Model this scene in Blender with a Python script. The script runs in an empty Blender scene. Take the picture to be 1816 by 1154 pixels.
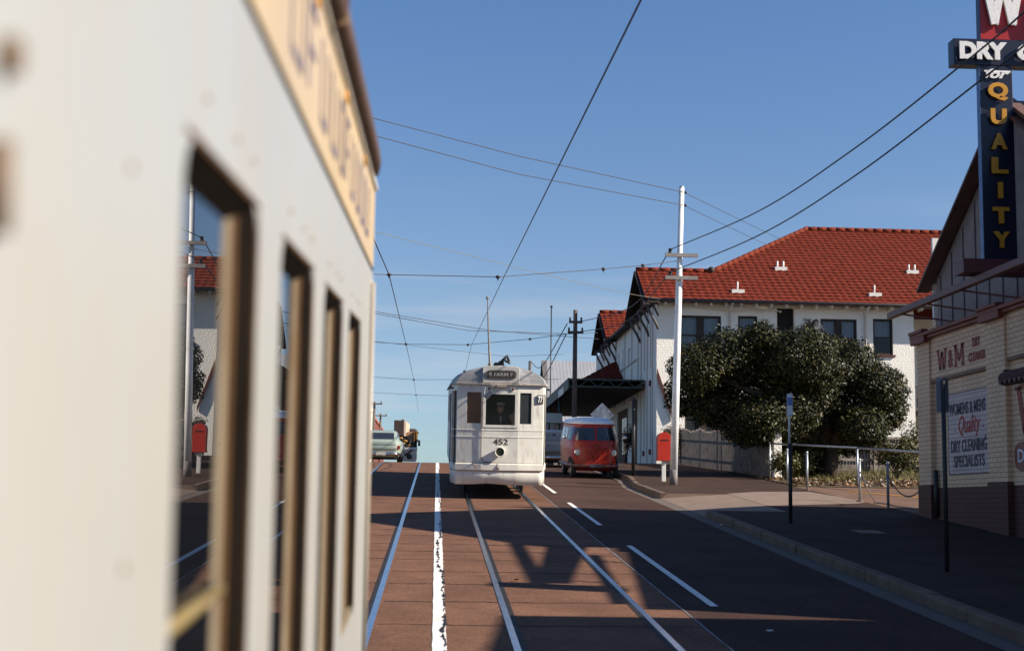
import bpy, math, random
import numpy as np
from mathutils import Vector, Matrix
random.seed(7); rng = np.random.default_rng(7)
SC = bpy.context.scene
COL = SC.collection
R = math.radians

# ------------------------------------------------------------ camera, sky, sun, exposure
EYE = 2.07
def cam_axes(f=2522., cx=908., cy=577., yh=895., xv=771., roll=.023):
    a = Vector((xv-cx, yh-cy, f)).normalized()
    b = Vector((roll, -1, 0)); u = (b - a*b.dot(a)).normalized()
    e = a.cross(u)
    right = Vector((e.x, a.x, u.x)); up = -Vector((e.y, a.y, u.y)); back = -Vector((e.z, a.z, u.z))
    return right, up, back
r_, u_, b_ = cam_axes()
cd = bpy.data.cameras.new('camera'); cam = bpy.data.objects.new('camera', cd); COL.objects.link(cam)
cam.matrix_world = Matrix(((r_.x, u_.x, b_.x, 0), (r_.y, u_.y, b_.y, 0), (r_.z, u_.z, b_.z, EYE), (0, 0, 0, 1)))
cd.sensor_width = 36; cd.lens = 2522/1816*36; cd.clip_start = .05; cd.clip_end = 6000
cd.dof.use_dof = True; cd.dof.focus_distance = 38; cd.dof.aperture_fstop = 3.0
SC.camera = cam
SUN_EL, SUN_AZ = 31.0, 17.0          # azimuth: degrees behind the camera from due right
sx, sy, sz = math.cos(R(SUN_EL))*math.cos(R(SUN_AZ)), -math.cos(R(SUN_EL))*math.sin(R(SUN_AZ)), math.sin(R(SUN_EL))
sl = bpy.data.lights.new('sun', 'SUN'); sl.energy = 5.0; sl.angle = R(.5); sl.color = (1, .90, .76)
so = bpy.data.objects.new('sun', sl); COL.objects.link(so)
so.rotation_euler = Vector((sx, sy, sz)).to_track_quat('Z', 'Y').to_euler()
so.location = (30, -10, 40)
W = bpy.data.worlds.new('World'); SC.world = W; W.use_nodes = True
nt = W.node_tree; bg = nt.nodes['Background']
sky = nt.nodes.new('ShaderNodeTexSky'); sky.sky_type = 'NISHITA'; sky.sun_disc = False
sky.sun_elevation = R(SUN_EL); sky.sun_rotation = R(90+SUN_AZ); sky.altitude = 100
sky.air_density = 1.0; sky.dust_density = .3; sky.ozone_density = 2.0
tc = nt.nodes.new('ShaderNodeTexCoord'); mp = nt.nodes.new('ShaderNodeMapping'); mp.inputs['Scale'].default_value = (2.2, 2.2, 22)
nz = nt.nodes.new('ShaderNodeTexNoise'); nz.inputs['Scale'].default_value = 2.2; nz.inputs['Detail'].default_value = 6
cr = nt.nodes.new('ShaderNodeValToRGB'); cr.color_ramp.elements[0].position = .52; cr.color_ramp.elements[1].position = .80
sp = nt.nodes.new('ShaderNodeSeparateXYZ'); mr = nt.nodes.new('ShaderNodeMapRange')
mr.inputs['From Min'].default_value = .10; mr.inputs['From Max'].default_value = .23; mr.inputs['To Min'].default_value = .55; mr.inputs['To Max'].default_value = 0
mm = nt.nodes.new('ShaderNodeMath'); mm.operation = 'MULTIPLY'
mx = nt.nodes.new('ShaderNodeMix'); mx.data_type = 'RGBA'; mx.inputs[7].default_value = (6.5, 6.6, 7.2, 1)
L = nt.links.new
L(tc.outputs['Generated'], mp.inputs[0]); L(mp.outputs[0], nz.inputs['Vector']); L(nz.outputs[0], cr.inputs[0])
L(tc.outputs['Generated'], sp.inputs[0]); L(sp.outputs[2], mr.inputs[0]); L(cr.outputs[0], mm.inputs[0]); L(mr.outputs[0], mm.inputs[1])
tr_ = nt.nodes.new('ShaderNodeValToRGB'); tr_.color_ramp.elements[0].position = 0; tr_.color_ramp.elements[0].color = (.70, .93, 1.28, 1); e3_ = tr_.color_ramp.elements.new(.13); e3_.color = (.97, 1.03, 1.18, 1)
tr_.color_ramp.elements[2].position = .35; tr_.color_ramp.elements[2].color = (.86, 1.08, 1.34, 1)
tm = nt.nodes.new('ShaderNodeMix'); tm.data_type = 'RGBA'; tm.blend_type = 'MULTIPLY'; tm.inputs[0].default_value = 1
L(sp.outputs[2], tr_.inputs[0]); L(sky.outputs[0], tm.inputs[6]); L(tr_.outputs[0], tm.inputs[7])
L(mm.outputs[0], mx.inputs[0]); L(tm.outputs[2], mx.inputs[6]); L(mx.outputs[2], bg.inputs[0])
bg.inputs[1].default_value = .053
SC.view_settings.view_transform = 'Standard'; SC.view_settings.look = 'None'
SC.view_settings.exposure = 0.95; SC.view_settings.gamma = 1.0

# ------------------------------------------------------------ materials
MATS = {}
def M(name, col, rough=.7, var=.15, scale=4, metal=0, bump=0, bscale=None, spec=.4, dirt=None, dscale=2, damt=.5, coat=0, emit=None, dlow=.5, grain=0, streak=0):
    if name in MATS: return MATS[name]
    m = bpy.data.materials.new(name); m.use_nodes = True; t = m.node_tree; p = t.nodes['Principled BSDF']
    tc = t.nodes.new('ShaderNodeTexCoord')
    n = t.nodes.new('ShaderNodeTexNoise'); n.inputs['Scale'].default_value = scale; n.inputs['Detail'].default_value = 5
    t.links.new(tc.outputs['Object'], n.inputs['Vector'])
    mr = t.nodes.new('ShaderNodeMapRange'); mr.inputs[1].default_value = .3; mr.inputs[2].default_value = .7
    t.links.new(n.outputs[0], mr.inputs[0])
    mix = t.nodes.new('ShaderNodeMix'); mix.data_type = 'RGBA'
    mix.inputs[6].default_value = tuple(c*(1-var) for c in col)+(1,); mix.inputs[7].default_value = tuple(min(1, c*(1+var)) for c in col)+(1,)
    t.links.new(mr.outputs[0], mix.inputs[0]); out = mix.outputs[2]
    if dirt:
        n2 = t.nodes.new('ShaderNodeTexNoise'); n2.inputs['Scale'].default_value = dscale; n2.inputs['Detail'].default_value = 8; n2.inputs['Roughness'].default_value = .7
        mpp = t.nodes.new('ShaderNodeMapping'); mpp.inputs['Scale'].default_value = (1, 1, streak or 1); t.links.new(tc.outputs['Object'], mpp.inputs[0]); t.links.new(mpp.outputs[0], n2.inputs['Vector'])
        m2 = t.nodes.new('ShaderNodeMapRange'); m2.inputs[1].default_value = dlow; m2.inputs[2].default_value = dlow+.2; m2.inputs[4].default_value = damt
        t.links.new(n2.outputs[0], m2.inputs[0])
        x2 = t.nodes.new('ShaderNodeMix'); x2.data_type = 'RGBA'; x2.inputs[7].default_value = tuple(dirt)+(1,)
        t.links.new(m2.outputs[0], x2.inputs[0]); t.links.new(out, x2.inputs[6]); out = x2.outputs[2]
    if grain:
        n4 = t.nodes.new('ShaderNodeTexNoise'); n4.inputs['Scale'].default_value = 22; n4.inputs['Detail'].default_value = 3; n4.inputs['Roughness'].default_value = .8
        t.links.new(tc.outputs['Object'], n4.inputs['Vector'])
        m4 = t.nodes.new('ShaderNodeMapRange'); m4.inputs[1].default_value = .3; m4.inputs[2].default_value = .7; m4.inputs[3].default_value = 1-grain; m4.inputs[4].default_value = 1+grain
        t.links.new(n4.outputs[0], m4.inputs[0]); x4 = t.nodes.new('ShaderNodeMix'); x4.data_type = 'RGBA'; x4.blend_type = 'MULTIPLY'; x4.inputs[0].default_value = 1
        t.links.new(out, x4.inputs[6]); t.links.new(m4.outputs[0], x4.inputs[7]); out = x4.outputs[2]
    t.links.new(out, p.inputs['Base Color'])
    p.inputs['Roughness'].default_value = rough; p.inputs['Metallic'].default_value = metal
    p.inputs['Specular IOR Level'].default_value = spec
    if coat: p.inputs['Coat Weight'].default_value = coat; p.inputs['Coat Roughness'].default_value = .08
    if emit: p.inputs['Emission Color'].default_value = tuple(emit)+(1,); p.inputs['Emission Strength'].default_value = 1
    if bump:
        n3 = t.nodes.new('ShaderNodeTexNoise'); n3.inputs['Scale'].default_value = bscale or scale*6; n3.inputs['Detail'].default_value = 4
        t.links.new(tc.outputs['Object'], n3.inputs['Vector'])
        b = t.nodes.new('ShaderNodeBump'); b.inputs['Strength'].default_value = 1; b.inputs['Distance'].default_value = bump
        t.links.new(n3.outputs[0], b.inputs['Height']); t.links.new(b.outputs[0], p.inputs['Normal'])
    MATS[name] = m; return m

def brick_mat(name, c1, c2, mortar, axes='YZ', bw=.24, rh=.086):
    if name in MATS: return MATS[name]
    m = M(name, c1); t = m.node_tree; p = t.nodes['Principled BSDF']
    tc = t.nodes.new('ShaderNodeTexCoord'); s = t.nodes.new('ShaderNodeSeparateXYZ'); c = t.nodes.new('ShaderNodeCombineXYZ')
    t.links.new(tc.outputs['Object'], s.inputs[0])
    ad = t.nodes.new('ShaderNodeMath'); ad.operation = 'ADD'; t.links.new(s.outputs[0], ad.inputs[0]); t.links.new(s.outputs[1], ad.inputs[1])
    t.links.new(ad.outputs[0], c.inputs[0]); t.links.new(s.outputs[2], c.inputs[1])
    b = t.nodes.new('ShaderNodeTexBrick'); t.links.new(c.outputs[0], b.inputs['Vector'])
    b.inputs['Color1'].default_value = c1+(1,); b.inputs['Color2'].default_value = c2+(1,); b.inputs['Mortar'].default_value = mortar+(1,)
    b.inputs['Scale'].default_value = 1; b.inputs['Brick Width'].default_value = bw; b.inputs['Row Height'].default_value = rh
    b.inputs['Mortar Size'].default_value = .007; b.inputs['Mortar Smooth'].default_value = .3; b.inputs['Bias'].default_value = -.2
    n = t.nodes.new('ShaderNodeTexNoise'); n.inputs['Scale'].default_value = 1.3; n.inputs['Detail'].default_value = 6
    t.links.new(tc.outputs['Object'], n.inputs['Vector'])
    mix = t.nodes.new('ShaderNodeMix'); mix.data_type = 'RGBA'; mix.blend_type = 'MULTIPLY'; mix.inputs[0].default_value = .35
    t.links.new(b.outputs[0], mix.inputs[6]); t.links.new(n.outputs[0], mix.inputs[7]); t.links.new(mix.outputs[2], p.inputs['Base Color'])
    bp = t.nodes.new('ShaderNodeBump'); bp.inputs['Distance'].default_value = .006; bp.invert = True
    t.links.new(b.outputs['Fac'], bp.inputs['Height']); t.links.new(bp.outputs[0], p.inputs['Normal'])
    return m

def window_glass(name='clear_glass', tint=(.95, .96, .95), refl_floor=.06):
    if name in MATS: return MATS[name]
    m = bpy.data.materials.new(name); m.use_nodes = True; t = m.node_tree; t.nodes.remove(t.nodes['Principled BSDF'])
    o = t.nodes['Material Output']; tr = t.nodes.new('ShaderNodeBsdfTransparent'); tr.inputs[0].default_value = tint+(1,)
    g = t.nodes.new('ShaderNodeBsdfGlossy'); g.inputs['Roughness'].default_value = .02
    fr = t.nodes.new('ShaderNodeFresnel'); fr.inputs[0].default_value = 1.33
    mx = t.nodes.new('ShaderNodeMixShader')
    for a, b in ((fr.outputs[0], mx.inputs[0]), (tr.outputs[0], mx.inputs[1]), (g.outputs[0], mx.inputs[2]), (mx.outputs[0], o.inputs[0])): t.links.new(a, b)
    MATS[name] = m; return m

cream = M('cream_paint', (.365, .372, .362), .33, .05, .9, spec=.5, dirt=(.375, .335, .28), dscale=2.4, damt=.6, dlow=.46, streak=.25)
tramwhite = M('tram_white', (.66, .64, .58), .5, .08, 3, dirt=(.26, .19, .13), dscale=9, damt=.7, dlow=.53, streak=.18)
rust = M('rust_brown', (.20, .09, .035), .8, .4, 12, dirt=(.55, .45, .32), dscale=9, damt=.8, dlow=.5)
silver = M('silver_roof', (0.258, 0.258, 0.2666), .5, .2, 3, dirt=(0.1376, 0.129, 0.129), dscale=3, damt=.6)
dark = M('dark_void', (.012, .011, .010), .8, .1)
blackm = M('black_metal', (.02, .02, .022), .5, .2)
rubber = M('rubber', (.018, .017, .017), .85, .2)
steel = M('galvanised_steel', (.42, .43, .45), .42, .12, 8, metal=.7)
chrome = M('chrome', (.7, .7, .7), .15, .05, metal=1)
railsteel = M('rail_steel', (.62, .66, .72), .22, .15, 9, metal=1, dirt=(.3, .2, .15), dscale=6, damt=.5, dlow=.6)
whitewall = M('roughcast_white', (.86, .82, .74), .9, .06, .8, bump=.022, bscale=17, dirt=(.50, .44, .36), dscale=1.2, damt=.2, dlow=.58)
darkwood = M('dark_timber', (.035, .022, .018), .7, .3, 8)
redtrim = M('red_brown_trim', (.085, .022, .018), .6, .2)
glassdark = M('dark_pane', (.03, .035, .04), .06, .1, spec=.8)
paintwhite = M('white_paint', (0.688, 0.6708, 0.6364), .5, .05, 6, dirt=(0.301, 0.258, 0.215), dscale=7, damt=.4, dlow=.58)
greytimber = M('weathered_timber', (0.1776, 0.148, 0.1258), .85, .35, 5, bump=.004, bscale=40)
redpaint = M('red_enamel', (0.43, 0.0301, 0.0172), .3, .08, spec=.5, coat=.3)
concrete = M('pale_concrete', (0.1924, 0.1332, 0.1036), .9, .12, 3, bump=.003, bscale=60, dirt=(0.148, 0.111, 0.0888), dscale=1.2, damt=.5)
kerbm = M('kerb_stone', (0.1144, 0.0728, 0.052), .9, .25, 3, bump=.006, bscale=20)

# ------------------------------------------------------------ mesh helpers
class MB:
    def __init__(s): s.v = []; s.f = []; s.sm = []
    def add(s, vs, fs, smooth=False):
        o = len(s.v); s.v += [tuple(v) for v in vs]; s.f += [tuple(i+o for i in f) for f in fs]; s.sm += [smooth]*len(fs); return s
    def box(s, x0, x1, y0, y1, z0, z1):
        vs = [(x, y, z) for z in (z0, z1) for y in (y0, y1) for x in (x0, x1)]
        return s.add(vs, [(0, 2, 3, 1), (4, 5, 7, 6), (0, 1, 5, 4), (1, 3, 7, 5), (3, 2, 6, 7), (2, 0, 4, 6)])
    def bar(s, p, q, w, t, up=(0, 0, 1)):
        p = Vector(p); q = Vector(q); d = (q-p).normalized(); u = Vector(up)
        if abs(d.dot(u)) > .98: u = Vector((0, 1, 0))
        a = d.cross(u).normalized()*w/2; b = a.cross(d).normalized()*t/2
        vs = [e+i*a+j*b for e in (p, q) for i, j in ((-1, -1), (1, -1), (1, 1), (-1, 1))]
        return s.add(vs, [(3, 2, 1, 0), (4, 5, 6, 7), (0, 1, 5, 4), (1, 2, 6, 5), (2, 3, 7, 6), (3, 0, 4, 7)])
    def tube(s, pts, r, n=8, caps=True):
        pts = [Vector(p) for p in pts]; rs = r if isinstance(r, (list, tuple)) else [r]*len(pts)
        vs = []; N = len(pts); ref = None
        for i, p in enumerate(pts):
            d = (pts[min(i+1, N-1)]-pts[max(i-1, 0)]).normalized()
            if ref is None:
                ref = Vector((1, 0, 0)) if abs(d.x) < .9 else Vector((0, 1, 0))
            a = (ref-d*ref.dot(d)).normalized(); b = d.cross(a); ref = a
            for k in range(n):
                t = 2*math.pi*k/n; vs.append(p+a*math.cos(t)*rs[i]+b*math.sin(t)*rs[i])
        fs = [(i*n+k, i*n+(k+1) % n, (i+1)*n+(k+1) % n, (i+1)*n+k) for i in range(N-1) for k in range(n)]
        s.add(vs, fs, True)
        if caps: o = len(s.v)-N*n; s.f += [tuple(o+k for k in reversed(range(n))), tuple(o+(N-1)*n+k for k in range(n))]; s.sm += [False, False]
        return s
    def poly(s, pts, smooth=False): return s.add(pts, [tuple(range(len(pts)))], smooth)
    def prism(s, pts, d):
        n = len(pts); d = Vector(d); a = [Vector(p) for p in pts]
        return s.add(a+[p+d for p in a], [tuple(reversed(range(n))), tuple(range(n, 2*n))]+[(i, (i+1) % n, n+(i+1) % n, n+i) for i in range(n)])
    def ball(s, c, r, seg=12, rings=8, sc=(1, 1, 1)):
        vs = [(c[0]+r*sc[0]*math.sin(math.pi*i/rings)*math.cos(2*math.pi*j/seg), c[1]+r*sc[1]*math.sin(math.pi*i/rings)*math.sin(2*math.pi*j/seg), c[2]+r*sc[2]*math.cos(math.pi*i/rings)) for i in range(rings+1) for j in range(seg)]
        return s.add(vs, [(i*seg+j, (i+1)*seg+j, (i+1)*seg+(j+1) % seg, i*seg+(j+1) % seg) for i in range(rings) for j in range(seg)], True)
    def rings(s, rg, closed=True, caps=False, smooth=True):
        n = len(rg[0]); m = n if closed else n-1
        vs = [v for r in rg for v in r]
        s.add(vs, [(i*n+k, i*n+(k+1) % n, (i+1)*n+(k+1) % n, (i+1)*n+k) for i in range(len(rg)-1) for k in range(m)], smooth)
        if caps:
            o = len(s.v)-len(vs); s.f += [tuple(o+k for k in reversed(range(n))), tuple(o+(len(rg)-1)*n+k for k in range(n))]; s.sm += [False]*2
        return s
    def build(s, name, mat, root=None, bevel=0, kind=None):
        off = Vector(LOCAL.get(root.name, (0, 0, 0))) if root else Vector((0, 0, 0))
        me = bpy.data.meshes.new(name)
        me.from_pydata([(v[0]-off.x, v[1]-off.y, v[2]-off.z) for v in s.v], [], s.f)
        me.polygons.foreach_set('use_smooth', s.sm); me.update()
        o = bpy.data.objects.new(name, me); COL.objects.link(o)
        for mm_ in (mat if isinstance(mat, list) else [mat]): me.materials.append(mm_)
        if root is not None: o.parent = root; LOCAL[o.name] = tuple(off)
        if bevel:
            b = o.modifiers.new('bevel', 'BEVEL'); b.width = bevel; b.segments = 2; b.limit_method = 'ANGLE'
        if kind: o['kind'] = kind
        return o
LOCAL = {}
def tag(o, label=None, cat=None, group=None, kind=None):
    for k, v in (('label', label), ('category', cat), ('group', group), ('kind', kind)):
        if v: o[k] = v
    return o
def thing(name, label, cat, loc=(0, 0, 0), group=None, local=False, rot=None):
    o = bpy.data.objects.new(name, None); COL.objects.link(o); o.location = loc; o.empty_display_size = .2
    if rot: o.rotation_euler = rot
    if not local: LOCAL[o.name] = tuple(loc)
    return tag(o, label, cat, group)
def copy_tree(o, parent=None):
    c = o.copy(); COL.objects.link(c); c.parent = parent
    for ch in [x for x in bpy.data.objects if x.parent == o]: copy_tree(ch, c)
    return c
def text(name, body, mat, root, origin, xd, ud, width, height, depth=.006, bold=.0, shear=0, space=1.0):
    """lettering fitted to width x height, lower left corner at origin"""
    cu = bpy.data.curves.new(name, 'FONT'); cu.body = body; cu.size = 1; cu.offset = bold; cu.shear = shear; cu.extrude = .5; cu.space_character = space
    cu.resolution_u = 3
    ob = bpy.data.objects.new(name+'_c', cu); COL.objects.link(ob); bpy.context.view_layer.update()
    for off_ in (bold, bold*.7, bold*.45, bold*.2, 0):      # a large offset can throw a vertex far off: fall back to a lighter one
        cu.offset = off_; bpy.context.view_layer.update()
        me = bpy.data.meshes.new_from_object(ob.evaluated_get(bpy.context.evaluated_depsgraph_get()))
        n = len(me.vertices); a = np.empty(n*3); me.vertices.foreach_get('co', a); a = a.reshape(-1, 3)
        if a[:, 1].max() < .95 and a[:, 1].min() > -.45 and a[:, 0].max() < .95*len(body)+.4: break
    bpy.data.objects.remove(ob)
    lo = a.min(0); hi = a.max(0); a = (a-lo)/(hi-lo)
    xd = Vector(xd).normalized(); ud = Vector(ud).normalized(); nd = xd.cross(ud)
    off = Vector(LOCAL.get(root.name, (0, 0, 0))); o0 = Vector(origin)-off
    Mx = np.array([list(xd*width), list(ud*height), list(nd*depth)])
    b = a@Mx+np.array(list(o0)); me.vertices.foreach_set('co', b.ravel()); me.update(); me.name = name
    o = bpy.data.objects.new(name, me); COL.objects.link(o); me.materials.clear(); me.materials.append(mat); o.parent = root
    return o

def hz(Y):
    if Y < 51: return .067*Y
    if Y < 64.4: return .067*Y-.0025*(Y-51)**2
    return .067*64.4-.0025*13.4**2
def ys(y0, y1, step=1.0):
    n = max(1, int(math.ceil((y1-y0)/step))); return [y0+(y1-y0)*i/n for i in range(n+1)]
def strip(mb, xa, xb, y0, y1, dz, step=1.0, nx=1):
    fa = xa if callable(xa) else (lambda y: xa); fb = xb if callable(xb) else (lambda y: xb)
    Y = ys(y0, y1, step); vs = [(fa(y)+(fb(y)-fa(y))*i/nx, y, hz(y)+dz) for y in Y for i in range(nx+1)]
    w = nx+1
    return mb.add(vs, [(j*w+i, j*w+i+1, (j+1)*w+i+1, (j+1)*w+i) for j in range(len(Y)-1) for i in range(nx)])

# ------------------------------------------------------------ ground, road, tracks
asphalt = M('asphalt', (0.0629, 0.03626, 0.0296), .85, .18, .8, bump=.004, bscale=70, dirt=(0.04292, 0.02664, 0.0222), dscale=.7, damt=.6, spec=.06, grain=.35)
slab = M('track_concrete', (0.1591, 0.08288, 0.05476), .85, .16, 1.1, bump=.003, bscale=50, dirt=(0.1036, 0.0555, 0.03848), dscale=1.6, damt=.6, dlow=.46, spec=.06, grain=.32)
pathm = M('footpath_asphalt', (0.052, 0.03224, 0.026), .9, .18, 1.2, bump=.004, bscale=50, spec=.08, grain=.3)
earth = M('bare_earth', (0.0888, 0.0555, 0.0333), .95, .3, 1.5, bump=.02, bscale=8)
linew = M('line_paint', (.74, .71, .66), .7, .1, 6, dirt=(.22, .17, .14), dscale=14, damt=.75, dlow=.55)
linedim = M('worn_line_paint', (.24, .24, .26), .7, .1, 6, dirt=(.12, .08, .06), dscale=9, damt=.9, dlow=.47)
tar = M('tar_joint', (.015, .012, .012), .7, .2)

g = MB(); Y = [-60]+ys(-40, 64.4, 2)+[90, 200, 600, 3000]; X = [-900, -60, -5.45, 10.2, 60, 900]
g.add([(x, y, hz(y)-.03) for y in Y for x in X], [(j*6+i, j*6+i+1, (j+1)*6+i+1, (j+1)*6+i) for j in range(len(Y)-1) for i in range(5)])
g.build('ground', earth, kind='structure')
strip(MB(), -5.3, 5.44, -30, 300, 0).build('road', asphalt, kind='structure')
strip(MB(), -2.75, 2.63, -30, 120, .004).build('track_paving', slab, kind='structure')
j = MB(); y = 2.0
while y < 62:
    for xa, xb in ((-1.95, -.64), (-.52, .70), (.80, 2.12), (2.24, 2.6)):
        if random.random() < .06: continue
        pts = []; n = 8; yo = random.uniform(-.03, .03)
        w = random.uniform(.032, .06)
        for i in range(n+1):
            x = xa+(xb-xa)*i/n; yy = y+yo+random.uniform(-.03, .03); ww = w*random.uniform(.45, 1.3)
            pts.append(((x, yy-ww/2, hz(yy)+.007), (x, yy+ww/2, hz(yy)+.007)))
        j.add([q for p in pts for q in p], [(2*i, 2*i+2, 2*i+3, 2*i+1) for i in range(n)])
    y += random.choice((.95, 1.25, 1.45, 1.45, 1.6, 1.1))
j.build('paving_joints', tar, kind='structure')
rails = MB(); grooves = MB()
for xc, inn in ((-2.02, 1), (-.585, -1), (.745, 1), (2.18, -1)):
    strip(rails, xc-.035, xc+.030, -20, 90, .010)
    strip(grooves, xc+(.033 if inn > 0 else -.085), xc+(.082 if inn > 0 else -.038), -20, 90, .007)
rails.build('tram_rails', railsteel, kind='structure'); grooves.build('rail_grooves', tar, kind='structure')
# centre line with its jagged crack
def jag(base, amp, seed):
    rr = random.Random(seed); T = {}
    def f(y):
        k = round(y, 3)
        if k not in T: T[k] = base+rr.uniform(-amp, amp)
        return T[k]
    return f
strip(MB(), jag(.005, .004, 1), jag(.128, .006, 2), 3, 61, .010, .25).build('centre_line', linew, kind='structure')
ck = MB(); rr = random.Random(9); y = 3.0; xo = .09; pl_ = []
while y < 50:
    xo += rr.uniform(-.014, .014); xo = min(.125, max(.055, xo)); w_ = rr.choice((0, .010, .02, .03, .045, .06))*rr.uniform(.6, 1.25)*(1 if y < 26 else .55); y += rr.uniform(.03, .16)
    pl_.append((xo-w_/2, xo+w_/2, y))
ck.add([v for a, b, q in pl_ for v in ((a, q, hz(q)+.013), (b, q, hz(q)+.013))], [(2*i, 2*i+1, 2*i+3, 2*i+2) for i in range(len(pl_)-1)])
ck.build('centre_crack', tar, kind='structure')
ln = MB()
for a, b in ((3.2, 9.6), (15.4, 22.2), (26.1, 32.3), (36.0, 42.2), (46.5, 52.5)):
    strip(ln, 2.98, 3.07, a, b, .009)
ln.build('lane_dashes', linew, kind='structure')
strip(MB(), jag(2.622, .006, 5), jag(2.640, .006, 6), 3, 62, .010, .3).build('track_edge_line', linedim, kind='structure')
# gutter, kerb and footpath on the right
def kx(y):
    return 5.44 + (.36*max(0, min(1, (y-39)/4)))
D0, D1 = 28.6, 34.4      # driveway crossing
strip(MB(), lambda y: kx(y)-.30, kx, -20, 100, .004).build('gutter', M('gutter_concrete', (.11, .085, .072), .9, .15, 2, bump=.003, dirt=(0.0624, 0.0468, 0.0416), dscale=2, damt=.6), kind='structure')
def kerb(y0, y1):
    m = MB(); prof = [(0, -.05), (0, .11), (.025, .14), (.15, .14), (.15, -.05)]
    st = []
    y = y0
    while y < y1-.3:
        e = min(y+1.15, y1); jx = random.uniform(-.008, .008); jz = random.uniform(-.006, .004)
        rg = [[(kx(q)+px+jx, q, hz(q)+pz+jz) for px, pz in prof] for q in (y+.004, (y+e)/2, e-.004)]
        m.rings(rg, True, True, False); y = e
    return m
km = kerb(-20, D0); km2 = kerb(D1, 100); km.add(km2.v, km2.f)
km.build('kerb', kerbm, kind='structure')
fp = MB(); strip(fp, lambda y: kx(y)+.15, 10.2, -20, D0, .136); strip(fp, lambda y: kx(y)+.15, 10.2, D1, 100, .136)
strip(fp, 7.1, 10.2, D0, D1, .136)
for (ya, yb) in ((D0, D0+.02), (D1-.02, D1)): pass
fp.build('footpath', pathm, kind='structure')
dv = MB()
Yd = ys(D0, D1, .8)
dv.add([(x, y, hz(y)+z) for y in Yd for x, z in ((5.44, .008), (6.2, .075), (7.1, .137))], [(j_*3+i, j_*3+i+1, (j_+1)*3+i+1, (j_+1)*3+i) for j_ in range(len(Yd)-1) for i in range(2)])
dv.prism([(5.46, D0, hz(D0)-.02), (7.1, D0, hz(D0)-.02), (7.1, D0, hz(D0)+.137), (5.6, D0, hz(D0)+.137)], (0, -.01, 0))
dpoly = [(7.1, D0+1.7), (7.1, 34.6), (8.07, 35.72), (9.55, 36.14), (9.95, 32.24), (9.43, 31.6)]
dv.poly([(x, y, hz(y)+.141) for x, y in dpoly])
dv.prism([(5.46, D1, hz(D1)-.02), (7.1, D1, hz(D1)-.02), (7.1, D1, hz(D1)+.137), (5.6, D1, hz(D1)+.137)], (0, .01, 0))
dv.build('driveway', concrete, kind='structure')
strip(MB(), -8.2, -5.3, -30, 100, .14).build('left_footpath', pathm, kind='structure')
strip(MB(), -5.45, -5.3, -30, 100, .141).build('left_kerb', kerbm, kind='structure')
# side lane and garden bed behind the bollards
lane = MB(); strip(lane, 9.75, 24, 27.0, 38.6, .142, nx=4); lane.build('side_lane', M('lane_asphalt', (0.1184, 0.0629, 0.037), .95, .3, 1.5, bump=.004, bscale=40), kind='structure')
yl = MB(); yl.prism([(10.6, 36.6, hz(36.6)+.150), (10.72, 36.6, hz(36.6)+.150), (12.2, 33.4, hz(33.4)+.150), (12.05, 33.4, hz(33.4)+.150)], (0, 0, .002))
yl.build('yellow_lane_line', M('yellow_line', (.55, .25, .02), .7), kind='structure')
bed = MB(); strip(bed, 9.9, 26, 38.6, 56.8, .16, nx=4); bed.build('garden_bed', M('garden_soil', (0.074, 0.0444, 0.0222), 1, .4, 2, bump=.03, bscale=6, dirt=(0.1184, 0.111, 0.037), dscale=.6, damt=.8), kind='structure')
cv = MB(); cv.prism([(7.1, 23.6, hz(23.6)+.139), (7.55, 23.6, hz(23.6)+.139), (7.55, 24.2, hz(24.2)+.139), (7.1, 24.2, hz(24.2)+.139)], (0, 0, .004)); cv.build('pit_cover', concrete, kind='structure')
for k, (x_, y_, lb) in enumerate(((5.3, 26.4, 'crumpled white paper scrap in the gutter beside the shaded kerb'), (3.2, 13.6, 'crumpled paper scrap on the shaded road near the bottom edge'), (1.0, 17.4, 'brown dead leaf lying between the rails of the right track'))):
    m = MB(); v = [Vector((x_+random.uniform(-.045, .045), y_+random.uniform(-.06, .06), hz(y_)+.012+random.uniform(0, .03))) for _ in range(7)]
    for i in range(7): m.poly([v[i], v[(i+1) % 7], v[(i+3) % 7]])
    tag(m.build('paper_scrap' if k < 2 else 'dead_leaf', paintwhite if k < 2 else M('dead_leaf_red', (.16, .04, .02), .8)), lb, 'litter')
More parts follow.
